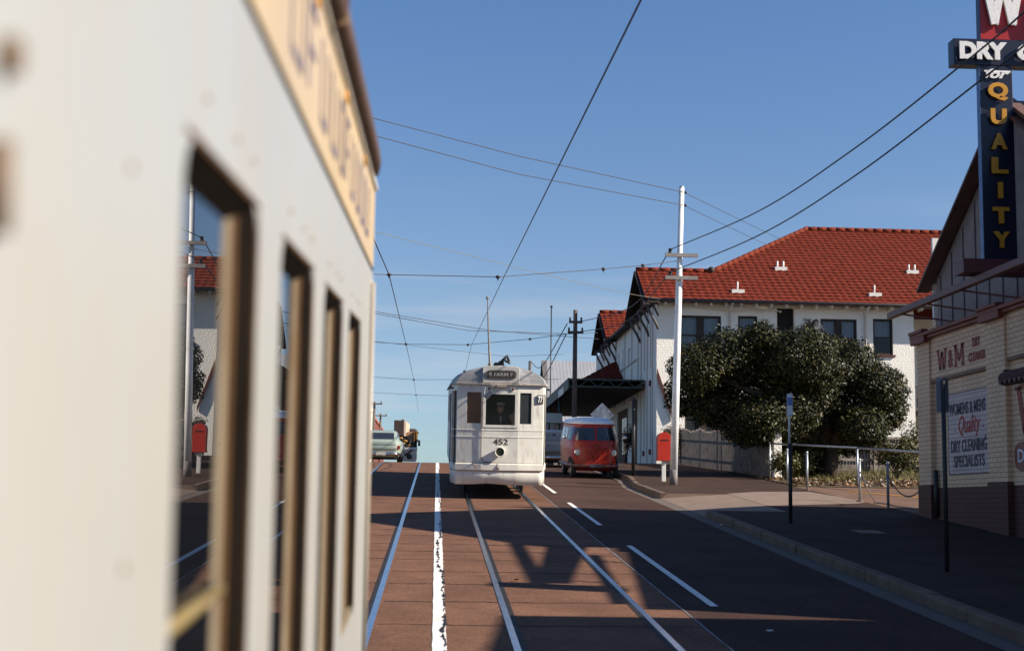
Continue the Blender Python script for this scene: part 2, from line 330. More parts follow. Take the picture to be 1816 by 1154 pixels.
# ------------------------------------------------------------ near tram (left edge of the picture)
TILT = math.atan(.067)
def slope_thing(name, label, cat, x, s):   # local x, y(along rails), z(normal to road)
    return thing(name, label, cat, (x, s*math.cos(TILT), s*math.sin(TILT)), local=True, rot=(TILT, 0, 0))
def wall_holes(mb, p0, p1, z0, z1, holes, th=.03, nrm=None):
    """vertical wall from p0 to p1 (plan points) with rectangular holes [(u0,u1,za,zb)], th thick to the inside"""
    p0 = Vector((p0[0], p0[1], 0)); p1 = Vector((p1[0], p1[1], 0)); Lh = (p1-p0).length; d = (p1-p0)/Lh
    n = Vector((d.y, -d.x, 0)) if nrm is None else Vector(nrm)
    us = sorted({0, Lh}|{h[0] for h in holes}|{h[1] for h in holes}); zs = sorted({z0, z1}|{h[2] for h in holes}|{h[3] for h in holes})
    for i in range(len(us)-1):
        for k in range(len(zs)-1):
            uc = (us[i]+us[i+1])/2; zc = (zs[k]+zs[k+1])/2
            if any(h[0] < uc < h[1] and h[2] < zc < h[3] for h in holes): continue
            for off in (0, -th):
                q = [p0+d*us[i]+n*off, p0+d*us[i+1]+n*off]
                f = [(q[0].x, q[0].y, zs[k]), (q[1].x, q[1].y, zs[k]), (q[1].x, q[1].y, zs[k+1]), (q[0].x, q[0].y, zs[k+1])]
                mb.poly(f if off == 0 else f[::-1])
    for (a, b, za, zb) in holes:
        A = p0+d*a; B = p0+d*b; Ai = A-n*th; Bi = B-n*th
        mb.poly([(A.x, A.y, za), (A.x, A.y, zb), (Ai.x, Ai.y, zb), (Ai.x, Ai.y, za)])
        mb.poly([(B.x, B.y, zb), (B.x, B.y, za), (Bi.x, Bi.y, za), (Bi.x, Bi.y, zb)])
        mb.poly([(A.x, A.y, zb), (B.x, B.y, zb), (Bi.x, Bi.y, zb), (Ai.x, Ai.y, zb)])
        mb.poly([(B.x, B.y, za), (A.x, A.y, za), (Ai.x, Ai.y, za), (Bi.x, Bi.y, za)])
    return mb
def near_tram():
    t = slope_thing('tram', 'cream tram filling the left edge, its windows streaked with rust', 'tram', -1.30, .138)
    o = -1.30; S = -.218-o; B = -9.0; E_ = 4.62      # local side x, rear, front
    wins = [(1.206, 1.686), (1.957, 2.437), (2.708, 3.188), (3.459, 3.939)]
    zb, zt = 1.500, 2.296
    body = MB()
    wall_holes(body, (S, E_), (S, B), .40, 2.50, [(E_-b, E_-a, zb, zt) for a, b in wins]+[(E_-a-.48, E_-a, zb, zt) for a in (-.8, -1.55, -2.3, -3.05, -3.8, -4.55, -5.3, -6.05)], th=.045, nrm=(1, 0, 0))
    # tapered nose and far side
    nose = [(S, E_), (S-.06, E_+.35), (.42, E_+1.25), (-.42, E_+1.25), (-S+.06, E_+.35), (-S, E_), (-S, B), (-.4, B-1.0), (.4, B-1.0), (S, B)]
    for i in range(len(nose)-1):
        a, b = nose[i], nose[i+1]
        body.poly([(a[0], a[1], .40), (b[0], b[1], .40), (b[0], b[1], 2.77), (a[0], a[1], 2.77)][::-1])
    body.build('body', cream, t)
    # fascia board over the windows
    fb = MB(); fb.box(S-.04, S+.0012, -6, E_-.01, 2.515, 2.768)
    f = fb.build('fascia_board', M('fascia_buff', (.44, .335, .205), .55, .10, 1.6, dirt=(.36, .30, .24), dscale=1.1, damt=.6, dlow=.42), t)
    lt = MB(); lt.box(S-.03, S+.010, -6, E_, 2.768, 2.778); lt.build('drip_rail', paintwhite, t)
    # worn lettering strokes on the board
    rs = random.Random(5); y = .95; fm = M('faded_mauve', (.11, .095, .15), .7, .3, 6, dirt=(.34, .25, .16), dscale=14, damt=.8, dlow=.54)
    while y < 4.3:
        w = rs.uniform(.10, .17); k = rs.choice((0, 1, 2, 3))
        x = S+.0016; a, b = 2.572, 2.712; st = MB()
        def seg(p, q): st.bar((x, p[0], p[1]), (x, q[0], q[1]), .015, .003, up=(1, 0, 0))
        seg((y, a), (y, b))
        if k == 0: seg((y, b), (y+w, b)); seg((y, (a+b)/2), (y+w*.8, (a+b)/2))
        elif k == 1: seg((y+w, a), (y+w, b)); seg((y, a), (y+w, a))
        elif k == 2: seg((y, b), (y+w, a)); seg((y+w, a), (y+w, b))
        else: seg((y, b), (y+w, b)); seg((y+w, b), (y+w, a)); seg((y, a), (y+w, a))
        st.build('worn_letter', fm, t)
        y += w+rs.uniform(.07, .12)
    # roof: gutter edge and arched deck
    gt = MB()
    prof = [(S-.03, 2.779), (S+.012, 2.775), (S+.030, 2.784), (S+.034, 2.80), (S+.030, 2.835), (S+.0, 2.855), (S-.03, 2.86)]
    path = [(0, q) for q in (B, 0, 1.7, 1.72, 2.6, 4.2)]
    rg = []
    for q in (B, -1, 1, 2, 3, 4.0, 4.25): rg.append([(x, q, z) for x, z in prof])
    for q, dx, dzz in ((4.40, -.01, .0), (4.50, -.05, 0), (4.62, -.14, .0), (4.85, -.30, .0), (5.3, -.55, 0)): rg.append([(x+dx, q, z+dzz) for x, z in prof])
    gt.rings(rg, True, True)
    gt.build('roof_gutter', M('gutter_brown', (0.0814, 0.04588, 0.0296), .55, .25, 5, dirt=(0.1406, 0.0925, 0.0666), dscale=4, damt=.5), t)
    jt = MB()
    for q in (1.15, 2.62): MB().box(S-.02, S+.0365, q, q+.02, 2.776, 2.84).build('gutter_joint', rust, t)
    rf = MB(); rg = []
    for q, wf, zf in ((B-1, .35, .4), (B, 1, 1), (4.2, 1, 1), (4.9, .72, .8), (5.75, .40, .25)):
        rg.append([(S*wf*math.cos(a), q, 2.80+.38*zf*math.sin(a)) for a in [math.pi*i/14 for i in range(15)]])
    rf.rings(rg, False); rf.build('roof', silver, t)
    # windows: frame, glass, inside jambs, guard rail
    glass = M('tram_window_glass', (.006, .006, .007), .0, 0, spec=1.0); glass.node_tree.nodes['Principled BSDF'].inputs['IOR'].default_value = 1.75
    sash = M('sash_cream', (.20, .165, .12), .45, .15, 4, dirt=(.12, .075, .04), dscale=5, damt=.6, dlow=.48, spec=.05)
    brn = M('sash_brown', (0.0629, 0.0333, 0.0148), .6, .35, 14, dirt=(0.1184, 0.074, 0.037), dscale=12, damt=.6, spec=.04)
    drk = M('sash_rubber', (0.0074, 0.00518, 0.0037), .9, .3, 10, spec=.04)
    pil = M('sash_edge', (.075, .042, .02), .5, .2, 10, spec=.04)
    e = .020
    for a, b in wins:
        g0, g1 = a-.002, b-.131; zg = zt-.030
        def sl(y): return S-.0-e*(b-y)/.131
        gs = MB(); gs.box(S-e-.006, S-e, g0, g1, zb+.03, zg); w = gs.build('window_glass', glass, t)
        w.matrix_local = Matrix.Translation((S-e, (g0+g1)/2, 0)) @ Matrix.Rotation(-.0042, 4, 'Z') @ Matrix.Translation((-(S-e), -(g0+g1)/2, 0)) @ w.matrix_local
        for ya_, yb_, mt_, o_, nm_ in ((g1, g1+.028, sash, 0, 'sash_stile'), (g1+.028, b-.078, pil, .0, 'sash_stile'), (b-.078, b-.008, drk, .0005, 'window_seal'), (b-.008, b, brn, .001, 'rusty_edge')):
            m = MB(); m.prism([(sl(ya_)+o_, ya_, zb+.002), (sl(yb_)+o_, yb_, zb+.002), (S-.05, yb_, zb+.002), (S-.05, ya_, zb+.002)], (0, 0, zt-zb-.004)); m.build(nm_, mt_, w)
        m = MB(); m.prism([(S+.0005, 0, zt+.001), (S-e, 0, zg), (S-.04, 0, zg), (S-.04, 0, zt+.001)], (0, b-a, 0)); m.v = [(x, y+a, z) for x, y, z in m.v]; m.build('window_head', drk, w)
        m = MB(); m.box(S-.04, S-.004, a, b, zb-.001, zb+.03); m.build('window_sill', sash, w)
        m = MB(); m.box(S-.001, S+.0012, a+.004, b-.012, zt+.0, zt+.007); m.box(S-.001, S+.0012, b, b+.006, zb, zt+.007); m.build('paint_edge', brn, w)
        for q0, q1, z0_, z1_ in ((b, b-.05, zt, zt-.05), (a, a+.05, zt, zt-.05), (b, b-.05, zb, zb+.05), (a, a+.05, zb, zb+.05)):
            arc = [(q1+(q0-q1)*math.sin(k*math.pi/16), z0_+(z1_-z0_)*(1-math.cos(k*math.pi/16))) for k in range(9)]
            m = MB(); m.prism([(S-.012, q0, z0_)]+[(S-.012, q, z) for q, z in arc], (.0125, 0, 0)); m.build('corner_fillet', cream, w)
        if a < 1.5: gr = MB(); gr.tube([(S-.012, g0, 1.868), (S-.012, g1, 1.868)], .0065); gr.build('guard_rail', M('guard_yellow', (.24, .18, .075), .5), w)
    hr = MB(); hr.tube([(S+.006, 4.52, 1.2), (S+.006, 4.52, 2.46)], .008, 8)
    for z in (1.2, 2.46): hr.tube([(S-.01, 4.52, z), (S+.006, 4.52, z)], .010, 8)
    hr.build('handrail', M('handrail_cream', (0.3404, 0.296, 0.2442), .4), t)
    sm_ = M('screw_rust', (.22, .16, .10), .6, .3)
    spots = [(q, z, .004, (1, 1, 1)) for a, b in wins for q, z in ((a+.10, zt+.05), (a+.30, zt+.05), (b-.05, zt+.05))]+[(1.0, 2.23, .004, (1, 1, 1)), (1.02, 1.95, .004, (1, 1, 1))]
    for q, z, r_s, sc3 in spots: MB().ball((S, q, z), r_s, 8, 6, sc3).build('screw_head', sm_, t)
    for q in (1.55, 2.35, 3.1, 3.9): MB().ball((S+.004, q, 2.742), .010, 8, 6, (.5, 1, 1.8)).build('rust_stain', M('rust_orange', (.50, .24, .05), .7, .3), t)
    bk = M('bracket_stain', (.16, .10, .06), .7, .3)
    MB().tube([(S-.002, .705, 2.235), (S+.008, .705, 2.235)], .010).build('bracket', bk, t); MB().tube([(S+.006, .690, 2.19), (S+.006, .690, 2.145)], .006).build('grab_handle', bk, t)
    un = MB(); un.box(-.8, .8, B+1, E_-.2, .16, .42); un.build('underframe', blackm, t)
    inn = MB(); inn.box(-S+.08, S-.12, B+.1, E_-.1, .8, .86); inn.build('floor', darkwood, t)
    return t
near_tram()

# ------------------------------------------------------------ oncoming tram
def far_tram():
    s0 = 33.15
    t = slope_thing('tram', 'white front-on tram number 452 coming down the right-hand track', 'tram', 1.47, s0)
    W2 = 1.12
    plan = [(-W2, 12.0), (-W2, 1.0), (-1.0, .095), (-.42, 0), (.42, 0), (1.0, .095), (W2, 1.0), (W2, 12.0), (.4, 12.5), (-.4, 12.5)]
    z0, z1 = .66, 2.66
    body = MB()
    segs = [(plan[i], plan[(i+1) % len(plan)]) for i in range(len(plan))]
    holes = {
        2: [(.225, .56, 1.75, 2.47)],                     # left angled front
        3: [(.08, .76, 1.72, 2.43)],                      # centre front
        4: [(.035, .31, 1.75, 2.47)],                     # right angled front
        1: [(.06, .83, .70, 2.50)],                       # left front doorway
        0: [(.35+i*1.0, 1.15+i*1.0, 1.72, 2.47) for i in range(10)],
        6: [(.35+i*1.0, 1.15+i*1.0, 1.72, 2.47) for i in range(10)],
    }
    for i, (a, b) in enumerate(segs):
        wall_holes(body, a, b, z0, z1, holes.get(i, []), th=.05, nrm=None)
    body.build('body', tramwhite, t)
    # fix: raised window surround
    ws = MB()
    y = -.010
    for x0, x1, a, b in ((-.40, .40, 2.43, 2.50), (-.40, .40, 1.66, 1.72), (-.40, -.34, 1.72, 2.43), (.34, .40, 1.72, 2.43)): ws.box(x0, x1, -.014, .02, a, b)
    ws.build('windscreen_frame', tramwhite, t)
    gl = MB()
    gl.box(-.345, .345, .02, .025, 1.71, 2.44); gl.build('windscreen', window_glass(), t)
    def fpt(i, u, inset):
        a, b = [Vector((p[0], p[1], 0)) for p in segs[i]]; d = (b-a).normalized(); n = Vector((d.y, -d.x, 0)); q = a+d*u-n*inset; return (q.x, q.y)
    for i, u0, u1 in ((2, .225, .56), (4, .035, .31)):
        p, q = fpt(i, u0, .03), fpt(i, u1, .03); w = MB()
        w.add([(p[0], p[1], 1.75), (q[0], q[1], 1.75), (q[0], q[1], 2.47), (p[0], p[1], 2.47)], [(0, 1, 2, 3)])
        w.build('front_pane', M('brown_pane', (.11, .05, .03), .15, .15, spec=.5) if i == 2 else glassdark, t)
    # apron below: curved lower edge, bumper strip
    ap = MB(); top = []; bot = []
    out = [(-W2, 2.2), (-W2, 1.0), (-1.0, .095), (-.42, -.02), (0, -.04), (.42, -.02), (1.0, .095), (W2, 1.0), (W2, 2.2)]
    fine = []
    for a, b in zip(out[:-1], out[1:]):
        for k in range(6): fine.append((a[0]+(b[0]-a[0])*k/6, a[1]+(b[1]-a[1])*k/6))
    fine.append(out[-1])
    def low(x): return .34+.03*math.exp(-((x+.25)/.30)**2)-.0*x
    ap.rings([[(x, y+.02, .68) for x, y in fine], [(x*1.0, y, .60) for x, y in fine], [(x, y, low(x)) for x, y in fine], [(x*.97, y+.04, low(x)) for x, y in fine]], False)
    ap.build('apron', tramwhite, t)
    bs = MB()
    bs.rings([[(x*1.004, y-.0, .665) for x, y in fine], [(x*1.02, y-.03, .68) for x, y in fine], [(x*1.02, y-.03, .81) for x, y in fine], [(x*1.0, y+.0, .835) for x, y in fine]], False, smooth=False)
    bs.build('bumper', M('bumper_white', (0.6364, 0.6106, 0.5504), .5, .1, 3, dirt=(0.1892, 0.086, 0.0344), dscale=12, damt=.9, dlow=.56), t)
    rl = MB()
    bp = [(x, y) for x, y in fine]
    for z in (.655, .842):
        rl.rings([[(x*1.012, y-.012, z-.005) for x, y in bp], [(x*1.012, y-.012, z+.004) for x, y in bp]], False, smooth=False)
    rl.build('rust_line', rust, t)
    bl = MB()
    for z in (1.44, 1.60):
        pts = [(p[0]*1.003, p[1]-.008) for p in plan[0:8]]
        bl.rings([[(x, y+.006, z-.012) for x, y in pts], [(x, y, z-.009) for x, y in pts], [(x, y, z+.009) for x, y in pts], [(x, y+.006, z+.012) for x, y in pts]], False, smooth=False)
    bl.build('belt_moulding', M('moulding_white', (.70, .67, .60), .5, .1, 3, dirt=(.3, .2, .12), dscale=10, damt=.6, dlow=.5), t)
    # seam of the front panel (dark joint on its left side) and bottom corner
    sm = MB(); sm.tube([(-.425, -.012, 2.40), (-.43, -.012, 1.2), (-.425, -.012, .92), (-.35, -.014, .86), (-.1, -.014, .85)], .008, 6)
    sm.build('panel_seam', M('seam_dark', (.12, .09, .07), .7), t)
    # roof
    rp = [p for p in plan]
    rf = MB(); rg = []
    for a in [R(x) for x in (0, 15, 30, 45, 60, 72, 82, 90)]:
        c = math.cos(a); s_ = math.sin(a)
        rg.append([((p[0]*c if abs(p[1]) > -1 else 0), (.25+(p[1]-.25)*(.80+.20*c) if p[1] < 1 else (p[1]*(.9+.1*c))), 2.67+.43*s_) for p in [(-W2-.03, 12), (-W2-.03, 1.55), (-W2-.02, .80), (-1.03, .07), (-.70, .03), (-.43, -.03), (.43, -.03), (.70, .03), (1.03, .07), (W2+.02, .80), (W2+.03, 12), (.4, 12.5), (-.4, 12.5)]])
    rf.rings(rg, True, False, False); rf.build('roof', silver, t)
    gu = MB(); gp = [(-W2-.03, 12), (-W2-.02, .85), (-1.03, .06), (-.43, -.04), (.43, -.04), (1.03, .06), (W2+.02, .85), (W2+.03, 12)]
    gu.rings([[(x, y+.03, 2.645) for x, y in gp], [(x*1.02, y-.02, 2.65) for x, y in gp], [(x*1.02, y-.02, 2.685) for x, y in gp], [(x, y+.03, 2.69) for x, y in gp]], False, smooth=False)
    gu.build('gutter', M('tram_gutter', (.40, .36, .32), .6, .25, 6, dirt=(.15, .09, .06), dscale=9, damt=.8), t)
    # destination box
    db = MB(); db.prism([(-.43, -.045, 2.69), (.43, -.045, 2.69), (.43, -.01, 3.05), (.36, .0, 3.085), (-.36, .0, 3.085), (-.43, -.01, 3.05)], (0, 1.0, 0))
    d = db.build('destination_box', M('box_grey_white', (0.3848, 0.37, 0.3478), .55, .12, 4, dirt=(0.2072, 0.1628, 0.1332), dscale=7, damt=.7, dlow=.52, streak=.3), t, bevel=.01)
    sg = MB(); pts = []
    for k in range(24):
        a = 2*math.pi*k/24; pts.append((.355*math.copysign(abs(math.cos(a))**.35, math.cos(a)), -.052, 2.885+.105*math.copysign(abs(math.sin(a))**.6, math.sin(a))))
    sg.prism(pts, (0, .03, 0)); sg.build('sign_surround', M('sign_frame', (.08, .07, .065), .6), d)
    sg = MB(); sg.box(-.31, .31, -.056, -.03, 2.82, 2.955); sg.build('destination_blind', M('blind_dark', (.035, .03, .03), .6), d)
    text('destination_lettering', '8 FARM F', M('blind_text', (.35, .34, .32), .6), d, (-.28, -.058, 2.845), (1, 0, 0), (0, 0, 1), .55, .085, .002, bold=.01)
    mk = MB()
    mk.box(-.22, .14, -.09, -.03, 2.60, 2.645); mk.box(-.10, -.0, -.11, -.09, 2.60, 2.65)
    mk.build('marker_lamp_box', M('lamp_box', (.30, .26, .22), .6), t)
    for x in (-.27, .28):
        m = MB(); m.tube([(x, .01, 2.555), (x, -.035, 2.555)], .048, 14); lo = m.build('marker_lamp', tramwhite, t)
        m = MB(); m.tube([(x, -.0, 2.555), (x, -.038, 2.555)], .033, 14); m.build('lamp_lens', M('lens_dark', (.10, .03, .02), .3), lo)
    # headlamp
    def disc(y, r): return [(r*math.cos(a), y, 1.10+r*math.sin(a)) for a in [2*math.pi*k/28 for k in range(28)]]
    m = MB(); m.rings([disc(.01, .07), disc(-.05, .105), disc(-.12, .118), disc(-.135, .116), disc(-.135, .098), disc(-.09, .092)], True)
    hl = m.build('headlamp', tramwhite, t)
    m = MB(); m.rings([disc(-.085, .094), disc(-.098, .06), disc(-.102, .01)], True, True); m.build('headlamp_lens', M('headlamp_glass', (.075, .068, .035), .25, .15, 20, spec=.4), hl)
    text('fleet_number', '452', M('number_brown', (.07, .045, .03), .6), t, (-.15, -.003, 1.262), (1, 0, 0), (0, 0, 1), .34, .14, .003, bold=.015)
    # coupler/brake handle marks
    hk = M('hook_rust', (.16, .09, .055), .7)
    MB().tube([(-.62, .0, .84), (-.60, -.05, .80), (-.53, -.07, .74)], .013).build('coupling_hook', hk, t); MB().tube([(-.05, -.05, .83), (-.06, -.08, .75), (.0, -.08, .71)], .011).build('coupling_hook', hk, t)
    # route number 77 on the right angle
    m = MB(); m.bar((.86, .045, 2.33), (1.0, .09, 2.33), .02, .20, up=(0, 0, 1)); pl = m.build('route_plate', M('plate_black', (.03, .02, .02), .5), t)
    text('route_number', '77', paintwhite, pl, (.872, .034, 2.25), (.95, .305, 0), (0, 0, 1), .115, .155, .004, bold=.03)
    # door pillar, handrails and mirror
    for x_, y_ in ((1.045, .25), (-1.05, .28), (-W2-.02, 1.15), (W2+.02, 1.15)):
        m = MB(); m.tube([(x_*.985, y_, .75), (x_, y_-.01, .78), (x_, y_-.01, 2.42), (x_*.985, y_, 2.45)], .012); m.build('grab_rail', blackm, t)
    m = MB(); m.tube([(-.36, -.02, 2.62), (-.40, -.12, 2.35), (-.42, -.10, 1.95)], .009)
    m.bar((-.36, -.1, 2.33), (-.22, -.16, 2.50), .012, .10); m.build('wiper_arm', M('arm_grey', (.3, .3, .3), .4), t)
    m = MB()
    for x in (-1.09, 1.09): m.tube([(x, .3, 2.56), (x*1.05, .28, 2.56)], .02, 8); m.ball((x*1.05, .28, 2.56), .03, 8, 6)
    m.ball((-.85, .3, 2.95), .03, 8, 6); m.tube([(-.85, .3, 2.9), (-.85, .3, 2.96)], .012)
    m.build('side_lamp', blackm, t)
    # trolley pole and base
    m = MB(); m.box(-.1, .28, 1.4, 2.1, 3.08, 3.13); m.tube([(.0, 1.6, 3.12), (.10, 1.55, 3.26), (.20, 1.5, 3.38)], [.05, .045, .03]); m.ball((.06, 1.6, 3.18), .085, 10, 8); m.ball((-.05, 1.7, 3.16), .07, 10, 8); m.tube([(.16, 1.5, 3.26), (.28, 1.48, 3.20)], .03); m.tube([(.2, 1.5, 3.38), (.26, 1.7, 3.26)], .03)
    m.build('trolley_base', blackm, t)
    m = MB(); m.tube([(-.19, 1.9, 3.12), (-.185, 3.6, 4.02), (-.18, 5.2, 5.07)], [.032, .024, .014], 8); m.ball((-.18, 5.2, 5.07), .045, 8, 6); m.tube([(-.19, 1.9, 3.08), (-.19, 1.9, 3.2)], .055)
    m.build('trolley_pole', M('pole_grey', (.16, .14, .13), .5), t)
    # inside: floor, bulkhead, dark lining
    m = MB(); m.box(-1.0, 1.0, .2, 11.8, .80, .85); m.build('floor', darkwood, t)
    m = MB(); m.box(-1.0, 1.0, 1.75, 1.79, .85, 2.62); m.build('bulkhead', M('bulkhead_brown', (.018, .010, .007), .7), t)
    m = MB(); m.box(-1.02, 1.02, .3, 11.9, 2.60, 2.63); m.build('ceiling', darkwood, t)
    m = MB(); m.bar((-.93, .2, 1.68), (-1.03, .95, 1.68), .03, 1.66); m.build('door_leaf', M('door_dark', (.03, .026, .026), .5), t)
    for q in (3.4, 4.8, 8.4, 9.8):
        for x in (-.7175, .7175): MB().tube([(x-.04, q, .34), (x+.04, q, .34)], .33, 20).build('wheel', blackm, t)
    m = MB(); m.box(-.95, .95, 1.0, 11, .30, .78); m.build('underframe', blackm, t)
    return t, s0
TR, TS = far_tram()

# driver: continuous skinned body, cap and jacket
def to_slope(x, s, n): return Vector((x, s*math.cos(TILT)-n*math.sin(TILT), s*math.sin(TILT)+n*math.cos(TILT)))
def driver():
    loc = to_slope(1.50, TS+.48, .86)
    p = thing('person', 'tram driver in dark uniform and peaked cap, seated behind the windscreen', 'person', loc, local=True)
    J = {  # local joints, facing -y, seated
        'pel': (0, .18, .50), 'spi': (0, .16, .72), 'che': (0, .12, .92), 'nec': (0, .09, 1.07), 'nk2': (0, .075, 1.13),
        'shl': (-.18, .12, 1.01), 'ell': (-.25, -.02, .78), 'wrl': (-.16, -.24, .80), 'shr': (.18, .12, 1.01), 'elr': (.26, .0, .78), 'wrr': (.14, -.22, .79),
        'hil': (-.10, .17, .48), 'knl': (-.14, -.22, .50), 'anl': (-.14, -.22, .09), 'tol': (-.14, -.36, .04), 'hir': (.10, .17, .48), 'knr': (.14, -.22, .50), 'anr': (.14, -.22, .09), 'tor': (.14, -.36, .04)}
    Ed = [('pel', 'spi'), ('spi', 'che'), ('che', 'nec'), ('nec', 'nk2'), ('che', 'shl'), ('shl', 'ell'), ('ell', 'wrl'), ('che', 'shr'), ('shr', 'elr'), ('elr', 'wrr'), ('pel', 'hil'), ('hil', 'knl'), ('knl', 'anl'), ('anl', 'tol'), ('pel', 'hir'), ('hir', 'knr'), ('knr', 'anr'), ('anr', 'tor')]
    rad = {'pel': .14, 'spi': .13, 'che': .135, 'nec': .06, 'nk2': .052, 'shl': .075, 'shr': .075, 'ell': .05, 'elr': .05, 'wrl': .032, 'wrr': .032, 'hil': .09, 'hir': .09, 'knl': .065, 'knr': .065, 'anl': .04, 'anr': .04, 'tol': .035, 'tor': .035}
    def skin(name, J, Ed, rad, mat, root, rootj, lv=2):
        ks = list(J); me = bpy.data.meshes.new(name); me.from_pydata([J[k] for k in ks], [(ks.index(a), ks.index(b)) for a, b in Ed], []); me.update()
        o = bpy.data.objects.new(name, me); COL.objects.link(o); o.parent = root; me.materials.append(mat)
        o.modifiers.new('s', 'SKIN'); 
        if not me.skin_vertices: me.skin_vertices  # noqa
        lay = me.skin_vertices[0].data if len(me.skin_vertices) else None
        if lay:
            for i, k in enumerate(ks): lay[i].radius = (rad[k],)*2; lay[i].use_root = (k == rootj)
        sb = o.modifiers.new('sub', 'SUBSURF'); sb.levels = lv; sb.render_levels = lv
        return o
    uni = M('navy_uniform', (.012, .012, .018), .8, .2)
    skinm = M('skin', (.78, .42, .28), .55, .08, 8)
    body = skin('body', J, Ed, rad, uni, p, 'pel')
    # head with features
    h = MB(); N = 20; rg = []
    prof = [(-.115, .030, .02), (-.10, .050, .01), (-.07, .064, 0), (-.03, .072, -.002), (.02, .076, 0), (.06, .074, .004), (.10, .055, .01), (.122, .02, .012)]
    for z, r0, dy in prof:
        ring = []
        for k in range(N):
            a = 2*math.pi*k/N; x = r0*math.cos(a); y = r0*1.22*math.sin(a)+dy
            fx = math.exp(-(x/.013)**2)
            if y < 0: y -= fx*(.022*math.exp(-((z+.022)/.02)**2)) + .006*math.exp(-(x/.025)**2)*math.exp(-((z+.06)/.008)**2)
            if y < 0: y += .010*(math.exp(-((abs(x)-.03)/.012)**2))*math.exp(-((z-.012)/.014)**2)
            ring.append((x, y+.03, 1.245+z))
        rg.append(ring)
    h.rings(rg, True, True)
    for sx_ in (-1, 1): h.ball((sx_*.078, .04, 1.24), .02, 8, 8, (.4, .8, 1.4))
    ho = h.build('head', skinm, p)
    c = MB(); c.tube([(0, .035, 1.30), (0, .035, 1.335)], [.088, .092], 20); c.rings([[(.092*math.cos(a), .035+.105*math.sin(a), 1.335) for a in [2*math.pi*k/20 for k in range(20)]], [(.120*math.cos(a), .03+.128*math.sin(a), 1.372) for a in [2*math.pi*k/20 for k in range(20)]], [(.10*math.cos(a), .04+.11*math.sin(a), 1.392) for a in [2*math.pi*k/20 for k in range(20)]]], True, True)
    c.build('cap', M('cap_grey', (.55, .50, .46), .7), p)
    pk = MB(); pk.prism([(-.08, -.03, 1.305), (-.05, -.12, 1.285), (0, -.14, 1.28), (.05, -.12, 1.285), (.08, -.03, 1.305)], (0, 0, .008)); pk.build('cap_peak', blackm, p)
    sh = MB(); sh.prism([(-.035, -.062, 1.06), (.035, -.062, 1.06), (.012, -.045, .90), (-.012, -.045, .90)], (0, .02, 0)); sh.build('shirt_collar', M('shirt', (.35, .34, .32), .8), p)
    for s_, wr in ((-1, 'wrl'), (1, 'wrr')):
        w = Vector(J[wr]); HJ = {'w': tuple(w), 'p': tuple(w+Vector((0, -.05, 0)))}; HE = [('w', 'p')]; HR = {'w': .026, 'p': .030}
        for i, dx in enumerate((-.024, -.008, .008, .023)):
            Lf = (.030, .036, .034, .027)[i]
            a = w+Vector((dx, -.085, .004)); b = a+Vector((0, -Lf*.7, -.012)); c_ = b+Vector((0, -.006, -Lf*.7))
            for nme, q, rr_ in (('a', a, .0095), ('b', b, .0085), ('c', c_, .0075)): HJ[nme+str(i)] = tuple(q); HR[nme+str(i)] = rr_
            HE += [('p', f'a{i}'), (f'a{i}', f'b{i}'), (f'b{i}', f'c{i}')]
        th = w+Vector((-s_*.038, -.05, -.005)); HJ['t0'] = tuple(th); HJ['t1'] = tuple(th+Vector((-s_*.006, -.03, -.012))); HR['t0'] = .011; HR['t1'] = .009; HE += [('w', 't0'), ('t0', 't1')]
        skin('hand', HJ, HE, HR, skinm, p, 'w', 1)
    pass
driver()
m = MB(); 
sq = thing('driver_controls', 'brass control handle and pedestal in front of the tram driver', 'controls', to_slope(1.49, TS+.14, .86))
b0 = to_slope(1.49, TS+.14, .86)
MB().box(b0.x-.13, b0.x+.13, b0.x-b0.x+b0.y-.06, b0.y+.08, b0.z, b0.z+.70).build('pedestal', blackm, sq, bevel=.02)
MB().tube([(b0.x-.16, b0.y+.04, b0.z+.73), (b0.x+.16, b0.y+.05, b0.z+.73)], .014).build('handle', M('brass', (.5, .35, .12), .3, metal=1), sq)
st_ = thing('driver_stool', 'dark round stool under the tram driver', 'stool', to_slope(1.49, TS+.68, .86)); b0 = to_slope(1.49, TS+.68, .86)
MB().tube([(b0.x, b0.y, b0.z+.33), (b0.x, b0.y, b0.z+.37)], .17, 16).build('seat', blackm, st_)
MB().tube([(b0.x, b0.y, b0.z), (b0.x, b0.y, b0.z+.33)], .03, 8).build('leg', blackm, st_)
# ------------------------------------------------------------ measured points: pixel of the photograph + distance up the street -> world point
def at(px, py, Y):
    d = r_*((px-908)/2522) - u_*((py-577)/2522) - b_
    return Vector((d.x/d.y*Y, Y, EYE+d.z/d.y*Y))
def catenary(p, q, sag, n=20):
    p = Vector(p); q = Vector(q)
    return [p.lerp(q, i/n)-Vector((0, 0, 4*sag*(i/n)*(1-i/n))) for i in range(n+1)]

